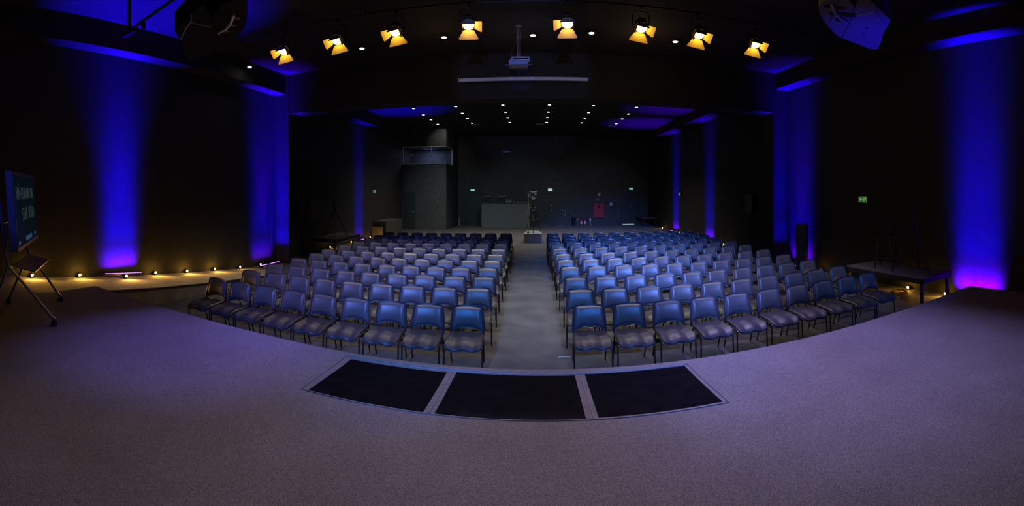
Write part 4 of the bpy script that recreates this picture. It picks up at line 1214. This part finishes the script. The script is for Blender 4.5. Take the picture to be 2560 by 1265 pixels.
dt = thing('draped_table', 'long table under a dark cloth along the rear left wall', 'table', (-7.85, 21.1, 0))
build('table_top', lambda b: bx(b, -0.34, 0.36, -1.22, 1.22, 0.78, 0.805, 0.005), M_riser, dt)


def drape(b):
    n = 60
    per = [(-0.34, -1.24), (0.38, -1.24), (0.38, 1.24)]
    top, bot = [], []
    for k in range(n + 1):
        s = k / n * (0.72 + 2.48)
        if s < 0.72:
            x, y, nx, ny = -0.34 + s, -1.24, 0, -1
        else:
            x, y, nx, ny = 0.38, -1.24 + (s - 0.72), 1, 0
        w = 0.022 * math.sin(s * 22)
        top.append(((x, y), (nx, ny), 0))
        bot.append(w)
    vt = [b.verts.new((p[0], p[1], 0.812)) for p, nn, _ in top]
    vb = [b.verts.new((p[0] + nn[0] * (w + 0.02), p[1] + nn[1] * (w + 0.02), 0.02)) for (p, nn, _), w in zip(top, bot)]
    vi = [b.verts.new((p[0] - nn[0] * 0.01, p[1] - nn[1] * 0.01, 0.812)) for p, nn, _ in top]
    vj = [b.verts.new((p[0] + nn[0] * (w + 0.01), p[1] + nn[1] * (w + 0.01), 0.02)) for (p, nn, _), w in zip(top, bot)]
    for k in range(n):
        b.faces.new((vt[k], vt[k + 1], vb[k + 1], vb[k]))
        b.faces.new((vi[k], vj[k], vj[k + 1], vi[k + 1]))
        b.faces.new((vt[k], vi[k], vi[k + 1], vt[k + 1]))
        b.faces.new((vb[k], vb[k + 1], vj[k + 1], vj[k]))
    bx(b, -0.345, 0.385, -1.245, 1.245, 0.806, 0.813)


build('cloth', drape, M_cloth, dt, True)
sp = build('plywood_board', lambda b: bx(b, -0.02, 0.0, -0.3, 0.3, 0, 0.55), M_gold)
sp.location = (-7.9, 19.72, 0)
sp.rotation_euler = (0, 0, R(88))
sp['label'] = 'pale board leaning before the draped table, lit amber by a footlight'
sp['category'] = 'board'
stk = build('striped_post', lambda b: [cyl(b, (0, 0, 0), (0, 0, 0.56), 0.045, 0.045, 12)], mat('pale_blue_post', (0.30, 0.34, 0.42), 0.5, noise=0.3, scale=30))
stk.location = (-5.27, BACK - 0.5, 0)
stk['label'] = 'short pale post standing on the floor beside the booth corner'
stk['category'] = 'post'
tp = build('floor_tape', lambda b: [tube(b, [(0, 0, 0.004), (0.06, 0.03, 0.004), (0.12, 0.02, 0.004), (0.19, 0.03, 0.004)], 0.004, 5), tube(b, [(0.02, 0.035, 0.004), (0.16, 0.0, 0.004)], 0.004, 5)], M_tape)
tp.location = (0.29, 5.53, 0)
tp['label'] = 'scrap of pale cable lying in the aisle beside the front right seat'
tp['category'] = 'cable scrap'

# added fill brightening the booth panes, and a small spot on the booth front
lamp('added_booth_fill', 'AREA', (-6.8, 25.9, 5.10), 26, (0.6, 0.65, 1.0), (-6.8, 25.9, 4.0), size=0.8)
lamp('booth_wash', 'SPOT', (-5.2, 23.6, 6.05), 25, (1.0, 0.95, 0.85), (-5.6, 24.7, 5.6), spot_size=R(70), spot_blend=0.8, shadow_soft_size=0.05)
